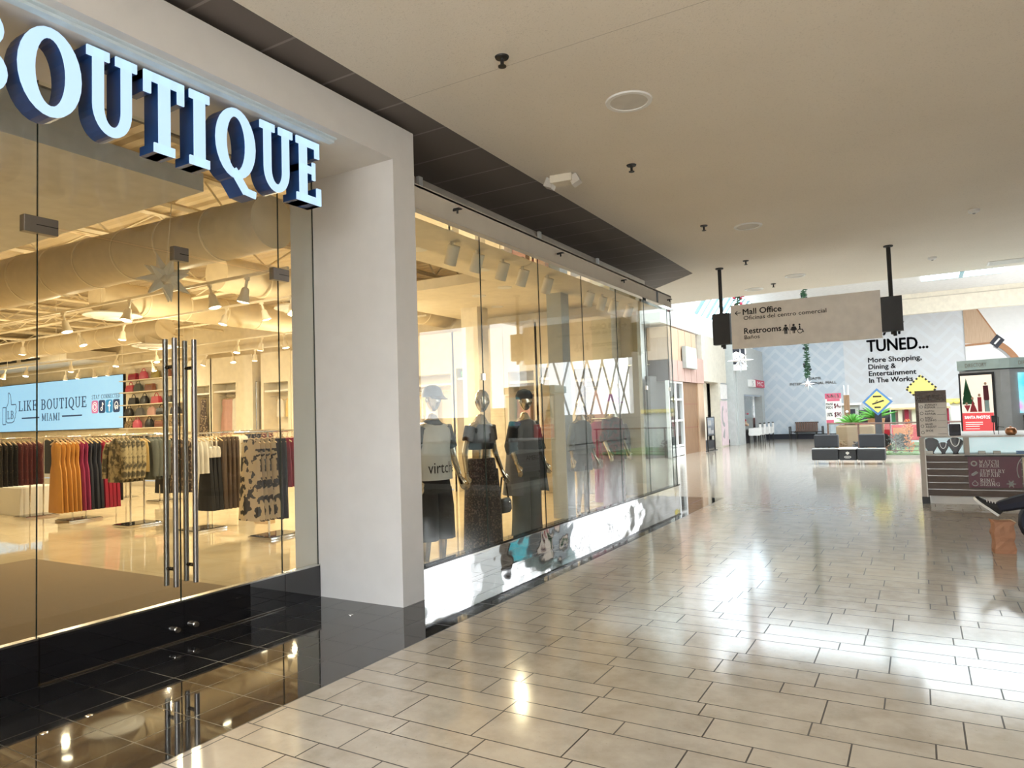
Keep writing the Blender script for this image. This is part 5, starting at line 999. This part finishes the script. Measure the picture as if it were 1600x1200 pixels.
fl_([[(cx + .025 * math.cos(a), cz + .03 * math.sin(a)) for a in [2 * PI * k / 10 for k in range(10)]] for cx, cz in ((.20, .70), (.325, .76), (.445, .99), (.09, .59))], 'face_picture', 'skin', .004)
P2, p2, du2, w2 = facet(pts[2], pts[3], 1.40, 2.20, .18, .98, 'aqua_poster', 'aqua', .02); facet(pts[2], pts[3], 1.0, 1.36, .24, .98, 'map_panel', 'silver', .02); facet(pts[2], pts[3], 1.04, 1.32, .28, .95, 'map_sheet', 'charcoal', .031)
for a, b in ((pts[0], pts[1]), (pts[2], pts[3])):
    a, b = Vector((a[0] * 1.05, a[1] * 1.12, 0)), Vector((b[0] * 1.05, b[1] * 1.12, 0)); d = (b - a); n_ = Vector((d.y, -d.x, 0)).normalized()
    put_text(MB(), 'DIRECTORY', a + d * .2 + n_ * .004 + Vector((0, 0, 2.36)), d.normalized(), (0, 0, 1), .075, d.length * .5, .01).build('header_lettering', 'greycol', t)
# ------------------------------------------------------------------ lounge seats
def lounge(x, label):
    t = thing('lounge_chair', label, 'chair', (x, 21.95, 0), 0, 'black lounge seats'); w = .70
    MB().box((-w / 2, 0, .12), (w / 2, .72, .43)).build('seat', 'charcoal', t, bev=.025); MB().box((-w / 2 + .03, .42, .46), (w / 2 - .01, .60, .84)).build('backrest', 'charcoal', t, bev=.03); MB().box((-w / 2, .01, .432), (w / 2, .40, .45)).build('seat_piping', 'grey', t)
    for dx in (-.28, -.2, .28):
        MB().tube([(dx, .06, 0), (dx, .06, .13)], .014, 8).build('leg', 'chrome', t); 
    MB().tube([(-.28, .66, 0), (-.28, .66, .13)], .014, 8).build('leg', 'chrome', t); MB().tube([(.28, .66, 0), (.28, .66, .13)], .014, 8).build('leg', 'chrome', t)
lounge(-2.43, 'black upholstered armless lounge chair left of the emblem table'); lounge(-1.24, 'black upholstered armless lounge chair right of the emblem table')
t = thing('side_table', 'low black table with white heart emblem between the two lounge chairs', 'table', (-1.84, 21.95, 0)); MB().box((-.22, .05, .12), (.22, .65, .43)).build('body', 'charcoal', t); MB().box((-.235, .0, .43), (.235, .7, .46)).build('table_top', 'paper', t)
MB().flat([[(.0, .27), (-.05, .32), (-.035, .36), (0, .335), (.035, .36), (.05, .32)], [(-.02, .33), (.0, .38), (.02, .33)]] + arc(0, .21, .09, .035, 0, 360, .015, .012, 16) + [rc(-.05, .205, .05, .215)], (0, .048, 0), (1, 0, 0), (0, 0, 1)).build('emblem', 'paper', t)
for dx in (-.18, .18):
    for dy in (.1, .6): MB().tube([(dx, dy, 0), (dx, dy, .13)], .012, 8).build('leg', 'chrome', t)
# bench by the far wall
t = thing('slatted_bench', 'dark slatted wooden bench with metal arms against the far wall', 'bench', (-5.35, 40.35, 0))
s_ = MB(); b_ = MB()
for i in range(11): s_.box((-.55 + i * .102, -.02 + .1, .42), (-.47 + i * .102, .50, .46)); b_.box((-.55 + i * .102, .50, .44), (-.47 + i * .102, .54, .92))
s_.build('seat', 'benchwood', t); b_.build('backrest', 'benchwood', t); MB().box((-.6, .54, .86), (.6, .57, .93)).box((-.6, .06, .36), (.6, .10, .42)).build('frame_rail', 'black', t)
for s in (-1, 1):
    MB().tube([(s * .82, .02, .0), (s * .82, .02, .68), (s * .82, .55, .68), (s * .82, .55, 0)], .03, 6).tube([(s * .82, .3, .40), (s * .55, .3, .40)], .025, 6).build('armrest', 'black', t)
    for dy in (.1, .5): MB().tube([(s * .5, dy, 0), (s * .5, dy, .42)], .025, 6).build('leg', 'black', t)
# ------------------------------------------------------------------ hanging decorations
def garland(x, y, z0, z1, r, label):
    t = thing('hanging_garland', label, 'garland', (x, y, 0)); random.seed(int(abs(x * 10)))
    MB().tube([(0, 0, z0), (0, 0, 7.0)], .02, 6).build('cord', 'leafdark', t); m = MB(); f = MB()
    for i in range(int((z1 - z0) * 90)):
        z = random.uniform(z0, z1); a = random.uniform(0, 2 * PI); l = r * random.uniform(.6, 1.15); p = Vector((0, 0, z)); q = p + Vector((math.cos(a) * l, math.sin(a) * l, random.uniform(-.06, .06))); m.tube([p, p.lerp(q, .6), q], [.012, .022, .004], 4)
        if i % 9 == 0: f.ball(q, .05, 8, 6)
    m.build('needles', 'leafdark', t); f.build('bauble', 'crimson' if z1 > 5 and y < 25 else 'navydark', t, True); return t
def star(x, y, z, r, label):
    t = thing('star_ornament', label, 'ornament', (x, y, z)); m = MB()
    for k in range(8):
        a = PI * k / 4; d = Vector((math.cos(a), 0, math.sin(a))); n_ = Vector((-math.sin(a), 0, math.cos(a))); l = r * (1 if k % 2 == 0 else .72); w = r * .13
        m.add([d * l, n_ * w + d * .12 * r, (0, -w, 0), -n_ * w + d * .12 * r, (0, w, 0)], [(0, 1, 2), (0, 2, 3), (0, 3, 4), (0, 4, 1)])
    m.build('points', 'silver', t); MB().ball((0, 0, 0), r * .14, 10, 8).build('hub', 'silver', t, True)
garland(-4.67, 22, 3.55, 6.9, .16, 'dark hanging garland with red baubles above the silver star left of the sign'); star(-4.67, 22, 3.17, .40, 'large silver star hanging beneath the red bauble garland')
garland(-3.79, 30, 2.85, 6.9, .15, 'dark green hanging garland in front of the mall name lettering'); star(-3.80, 30, 2.62, .30, 'pale star hanging beneath the dark green garland')
# ------------------------------------------------------------------ play garden
t = thing('garden_bed', 'low play garden bed edged in timber with turf and gravel', 'garden bed', (-2.7, 24.6, 0))
MB().box((0, 0, 0), (5.6, 7.6, .10)).build('edging', 'signgrey', t); MB().box((1.7, .08, .10), (5.5, 7.5, .16)).build('turf_patch', 'turf', t); MB().box((.08, .08, .10), (1.7, 7.5, .13)).build('gravel_patch', 'kraft', t)
t = thing('rail_fence', 'thin brown rail fence round the play garden', 'fence', (-2.72, 24.55, 0)); r_ = MB().tube([(0, 1.3, 1.1), (1.7, .0, 1.1), (2.72, 0, 1.1), (5.5, 0, 1.1)], .028, 6)
r_.build('top_rail', 'benchwood', t); MB().tube([(0, 1.3, .25), (1.7, 0, .25), (5.5, 0, .25)], .012, 5).build('bottom_rail', 'benchwood', t)
for x, y in ((0, 1.3), (.98, .55), (1.7, 0), (2.74, 0), (5.4, 0)): MB().tube([(x, y, 0), (x, y, 1.12)], .03, 6).build('post', 'benchwood', t)
for a, b in (((0.02, 1.3), (.96, .56)), ((1.0, .54), (1.7, 0)), ((1.72, 0), (2.72, 0)), ((2.76, 0), (5.4, 0))): MB().add([(a[0], a[1], .12), (b[0], b[1], .12), (b[0], b[1], 1.07), (a[0], a[1], 1.07), (a[0], a[1] + .012, .12), (b[0], b[1] + .012, .12), (b[0], b[1] + .012, 1.07), (a[0], a[1] + .012, 1.07)], [(0, 1, 2, 3), (4, 5, 6, 7), (0, 1, 5, 4), (2, 3, 7, 6), (0, 3, 7, 4), (1, 2, 6, 5)]).build('clear_panel', 'glass', t)
def agave(x, y, z, r, label, pot=None):
    t = thing('potted_agave', label, 'plant', (x, y, z)); random.seed(int(x * 31 + y * 7))
    if pot: MB().lathe((0, 0, -pot), [(.18, 0), (.26, pot * .9), (.28, pot), (.24, pot), (.22, pot - .05)], 20).build('pot', 'pot', t, True)
    m = MB()
    for k in range(26):
        a = k * 2.4; e = R(85 - 75 * (k / 26)); pts_ = []
        for q in (0, .35, .7, 1.0): rr = r * q * math.cos(e) * (1 + .2 * q); pts_.append((rr * math.cos(a), rr * math.sin(a), r * q * math.sin(e) * (1 - .25 * q) + .02))
        m.tube(pts_, [.035, .045, .028, .004], 5)
    m.build('leaves', 'leaf', t, True)
agave(-2.0, 26.4, 1.03, .5, 'bright green spiky plant on the sandy block planter'); agave(-1.32, 27.2, 1.22, .62, 'taller bright green spiky plant behind the right lounge chair', 1.1)
def shrub(x, y, h, r, m, label, nm='garden_shrub'):
    t = thing(nm, label, 'shrub', (x, y, .10)); random.seed(int(x * 53 + y * 11)); k_ = MB()
    for i in range(150):
        a = random.uniform(0, 2 * PI); q = random.random() ** .5 * r; z = random.uniform(.05, h); p = Vector((math.cos(a) * q * (1 - .4 * z / h), math.sin(a) * q * (1 - .4 * z / h), z)); d = Vector((random.uniform(-1, 1), random.uniform(-1, 1), random.uniform(0, 1))).normalized() * .09; k_.tube([p, p + d * .6, p + d], [.004, .02, .002], 4)
    k_.build('leaves', m, t); MB().tube([(0, 0, 0), (.02, 0, h * .7)], .02, 6).build('stem', 'benchwood', t)
shrub(-.72, 25.0, .62, .28, 'bluegrey_cloth', 'grey-green shrub right of the lounge chairs inside the fence'); shrub(-.35, 25.2, 1.05, .15, 'orange', 'tall shrub with orange flowers by the fence post near the kiosk'); shrub(-2.35, 25.7, .40, .30, 'planter', 'dry brown grass tuft behind the emblem table'); shrub(-1.75, 25.4, .36, .25, 'navydark', 'dark low shrub behind the emblem table'); shrub(.2, 25.4, .5, .35, 'maroon', 'dark red flowering shrub beside the kiosk corner')
t = thing('planter_wall', 'sandy brown block planter at the left end of the play garden', 'planter', (-2.5, 26.1, .13)); MB().box((0, 0, 0), (1.15, .7, .88)).build('block', 'planter', t, bev=.05); MB().box((.08, .08, .88), (1.05, .6, .90)).build('soil', 'brownwood', t)
t = thing('timber_post', 'tall brown timber post with pale prongs beside the nail price poster', 'post', (-2.24, 27.6, .12)); MB().box((-.09, -.09, 0), (.09, .09, 1.95)).build('shaft', 'brownwood', t); MB().tube([(-.06, 0, 1.95), (-.07, 0, 2.3)], .02, 5).tube([(.06, 0, 1.95), (.07, 0, 2.3)], .02, 5).build('prong', 'paper', t); MB().ball((0, -.1, 1.35), .05, 8, 6).build('lamp_knob', 'white', t)
def diamond(x, y, zc, s, m, label, post='navydark'):
    t = thing('diamond_sign', label, 'sign', (x, y, 0)); MB().box((-.10, -.03, .1), (.10, .05, zc - s * .5)).build('post', post, t)
    d = lambda k, yy, dd: MB().prism([(0, -k), (k, 0), (0, k), (-k, 0)], (0, yy, zc), (1, 0, 0), (0, 0, 1), (0, dd, 0))
    d(s, -.05, .04).build('border', m, t); d(s * .8, -.06, .01).build('face', 'yellow', t); return t
t = diamond(-1.16, 25.3, 1.77, .44, 'blue', 'yellow diamond sign with blue border on a dark post above the right lounge chair')
MB().flat([rc(-.12, 1.92, .12, 1.97), [(-.16, 1.72), (-.14, 1.68), (.2, 1.79), (.17, 1.83)], [(-.08, 1.76), (.0, 1.79), (.02, 1.84)], rc(-.09, 1.57, .09, 1.62)], (0, -.062, 0), (1, 0, 0), (0, 0, 1)).build('pictogram', 'black', t)
t = diamond(.08, 27.0, 2.18, .46, 'yellow', 'yellow diamond sign with black dashed border partly behind the price board'); d_ = []
for k in range(4):
    a0, a1 = [(.44 * math.cos(PI / 2 * q), 2.18 + .44 * math.sin(PI / 2 * q)) for q in (k, k + 1)]
    for i in range(5): f0, f1 = (i + .1) / 5, (i + .6) / 5; d_.append(bar(a0[0] + (a1[0] - a0[0]) * f0, a0[1] + (a1[1] - a0[1]) * f0, a0[0] + (a1[0] - a0[0]) * f1, a0[1] + (a1[1] - a0[1]) * f1, .06))
MB().flat(d_, (0, -.062, 0), (1, 0, 0), (0, 0, 1)).build('border_dash', 'black', t)
# children's train ride
t = thing('train_engine', 'red and white toy train engine with flared white stack in the play garden', 'toy train', (-2.45, 29.0, .16))
MB().box((0, -.45, .25), (1.5, .45, .85)).build('chassis', 'red', t, bev=.03); MB().tube([(.5, 0, 1.0), (1.5, 0, 1.0)], .36, 18).build('boiler', 'charcoal', t, True); MB().lathe((1.16, 0, 1.1), [(.13, 0), (.13, .35), (.42, .62), (.46, .66), (.20, .70), (.12, .8), (.02, .82)], 20).build('smokestack', 'white', t, True); MB().ball((1.16, 0, 1.95), .07, 8, 6).build('stack_knob', 'red', t)
MB().box((-.05, -.45, .85), (.5, .45, 1.55)).build('cab', 'greycol', t); MB().box((.05, -.46, 1.0), (.4, -.45, 1.4)).build('cab_window', 'navydark', t); MB().box((-.15, -.55, 1.55), (.6, .55, 1.62)).build('cab_roof', 'white', t); MB().box((-.05, -.46, .55), (1.3, -.45, .70)).build('side_stripe', 'white', t)
for x in (.25, .75, 1.25): MB().lathe((x, -.5, .25), [(.25, -.04), (.25, .04)], 20, 'y').build('wheel', 'black', t)
t = thing('train_carriage', 'open toy train carriage with green, red and cream posts and wooden roof', 'toy train', (-.55, 28.6, .16))
MB().box((-.35, -.5, .25), (1.35, .5, .80)).build('carriage_body', 'red', t, bev=.02); MB().box((-.3, -.51, .45), (.3, -.5, .70)).build('side_panel', 'orange', t); MB().box((.45, -.51, .40), (1.2, -.5, .72)).build('side_panel', 'charcoal', t)
for x, m in ((-.33, 'green'), (-.12, 'cream'), (.08, 'wine'), (.30, 'cream'), (.52, 'green'), (.70, 'blue'), (.95, 'wine'), (1.28, 'wine')): MB().box((x, -.48, .80), (x + .13, -.40, 1.35)).build('post', m, t)
MB().box((-.35, .40, .80), (1.35, .44, 1.35)).build('rear_wall', 'paper', t); MB().loft([[(-.45, -.65, 1.33 + dz), (1.45, -.65, 1.33 + dz), (1.45, 0, 1.46 + dz), (-.45, 0, 1.46 + dz)] for dz in (0, .06)]).loft([[(-.45, .65, 1.33 + dz), (1.45, .65, 1.33 + dz), (1.45, 0, 1.46 + dz), (-.45, 0, 1.46 + dz)] for dz in (0, .06)]).build('roof', 'hanger', t)
for x in (0, 1.0): MB().lathe((x, -.52, .25), [(.24, -.04), (.24, .04)], 20, 'y').build('wheel', 'black', t)
t = thing('ticket_booth', 'cream booth with yellow scalloped roof edge between price board and directory', 'booth', (.95, 29.5, .16)); MB().box((0, 0, 0), (1.6, 1.2, 1.55)).build('booth_body', 'paper', t); sc_ = MB().box((-.1, -.1, 1.55), (1.7, 1.3, 1.66))
for i in range(9): sc_.ball((0 + i * .2, -.1, 1.55), (.1, .03, .08), 8, 6)
sc_.build('roof_edge', 'yellow', t)
# nail price poster stand
t = thing('price_poster', 'white and pink nail price poster standing by the fence', 'poster', (-3.84, 36.0, .17)); t.scale = (.66, 1, .86); MB().box((0, -.02, .85), (1.05, .02, 2.50)).build('sheet', 'paper', t)
for x in (.1, .9): MB().box((x, .02, 0), (x + .05, .06, 2.2)).build('post', 'steel', t)
for q in (rc(0, 2.2, 1.05, 2.5), rc(.12, 2.07, .95, 2.19), rc(.02, .87, .5, 1.05)): MB().flat([q], (0, -.022, 0), (1, 0, 0), (0, 0, 1)).build('pink_band', 'pinkbag', t)
for s, x, z, h, wd, m in (('NAILS', .12, 2.26, .18, .8, 'paper'), ('MANI', .05, 1.85, .13, .42, 'ink'), ('PEDI', .05, 1.66, .13, .40, 'ink'), ('$40', .56, 1.70, .24, .44, 'pinkbag'), ('10%', .08, 1.25, .20, .36, 'ink'), ('$90', .56, 1.22, .24, .44, 'pinkbag')): put_text(MB(), s, (x, -.024, z), (1, 0, 0), (0, 0, 1), h, wd, .03).build('poster_lettering', m, t)
# salon seats and flowers
for i in range(4):
    t = thing('salon_chair', 'white tufted chair with black legs, %s from the salon window, in the salon opening' % ORD[i], 'chair', (-7.2 + .02 * i, 36.4 + i * 1.05, 0), R(10), 'white salon chairs')
    MB().box((-.3, -.32, .40), (.3, .32, .55)).build('seat', 'white', t, bev=.03); MB().loft([[(.22, -.36, z0_) if k == 0 else (.32, -.36, z0_) if k == 1 else (.32, .36, z0_) if k == 2 else (.22, .36, z0_) for k in range(4)] for z0_ in (.42, .95)]).build('backrest', 'white', t, bev=.02); MB().box((.215, -.37, .95), (.325, .37, .99)).build('back_trim', 'black', t)
    for s_ in (-1, 1): MB().box((-.28, s_ * .34 - .03, .38), (.26, s_ * .34 + .03, .74)).build('armrest', 'white', t, bev=.015)
    for dx in (-.26, .26):
        for dy in (-.28, .28): MB().tube([(dx, dy, 0), (dx, dy, .41)], [.02, .035], 8).build('leg', 'black', t)
t = thing('flower_bowl', 'red and cream flower arrangement inside the salon window', 'flowers', (-7.9, 36.4, .85)); random.seed(5); m1, m2 = MB(), MB()
for i in range(70):
    p = Vector((random.gauss(0, .16), random.gauss(0, .28), abs(random.gauss(.25, .25)))); (m1 if i % 3 else m2).ball(p, random.uniform(.04, .08), 7, 5)
m1.build('red_flower', 'redbag', t); m2.build('cream_flower', 'tan', t); MB().lathe((0, 0, -.15), [(.12, 0), (.22, .2)], 16).build('bowl', 'black', t)
t = thing('salon_counter', 'black salon reception counter under the flowers', 'counter', (-8.1, 35.9, 0)); MB().box((0, 0, 0), (.42, 1.6, .66)).build('body', 'black', t); MB().box((-.02, -.03, .66), (.45, 1.63, .70)).build('counter_top', 'blackgloss', t)
# ------------------------------------------------------------------ light
def lamp(kind, loc, e, col, size=.2, rot=None, sy=None):
    l = bpy.data.lights.new('lamp', kind); l.energy = e; l.color = col
    if kind == 'AREA': l.size = size; l.shape = 'RECTANGLE'; l.size_y = sy or size
    else: l.shadow_soft_size = size
    o = bpy.data.objects.new('shop_lamp' if col[2] < .8 else 'hall_lamp', l); C.objects.link(o); o.location = loc
    if rot: o.rotation_euler = rot
    return o
WARM = (1, .82, .53)
for x, y in ((-7.0, 8.3), (-6.6, 11.3), (-9.4, 6.5), (-8.5, 7.9), (-9.5, 10.7), (-12.5, 6.4), (-12.3, 8.1), (-12.6, 11.4), (-16, 6.6), (-15.5, 10.6), (-19, 8.0), (-19.2, 11.8), (-23, 6.6), (-23.5, 11), (-27, 9)):
    q = lamp('SPOT', (x, y, 3.5), 150, WARM, .04); q.data.spot_size = R(165); q.data.spot_blend = .7; lamp('POINT', (x, y, 3.1), 56, WARM, .03) if x < -7.2 else None
S.world = bpy.data.worlds.new('world'); S.world.use_nodes = True
S.world.node_tree.nodes['Background'].inputs[0].default_value = (.8, .9, 1, 1); S.world.node_tree.nodes['Background'].inputs[1].default_value = .6
# ------------------------------------------------------------------ camera
yaw, pit, rol = R(30.2134), R(2.8598), R(-1.8254)
f = Vector((-math.sin(yaw) * math.cos(pit), math.cos(yaw) * math.cos(pit), math.sin(pit))); r = Vector((math.cos(yaw), math.sin(yaw), 0)); u = r.cross(f)
r2 = r * math.cos(rol) + u * math.sin(rol); u2 = u * math.cos(rol) - r * math.sin(rol)
cd = bpy.data.cameras.new('camera'); cam = bpy.data.objects.new('camera', cd); C.objects.link(cam); cd.sensor_width = 36; cd.lens = 36 * 1089.53 / 1600; cd.clip_start = .05; cd.clip_end = 200
cam.matrix_world = Matrix(((r2.x, u2.x, -f.x, 0), (r2.y, u2.y, -f.y, 0), (r2.z, u2.z, -f.z, 1.6), (0, 0, 0, 1)))
S.camera = cam
vs = S.view_settings; vs.view_transform = 'Standard'; vs.look = 'None'; vs.exposure = 0.15; vs.gamma = 1.0; vs.use_curve_mapping = False
cy = S.cycles; cy.max_bounces = 9; cy.diffuse_bounces = 5; cy.glossy_bounces = 5; cy.transparent_max_bounces = 24; cy.transmission_bounces = 4; cy.sample_clamp_indirect = 6; cy.use_denoising = True; cy.caustics_reflective = False; cy.caustics_refractive = False
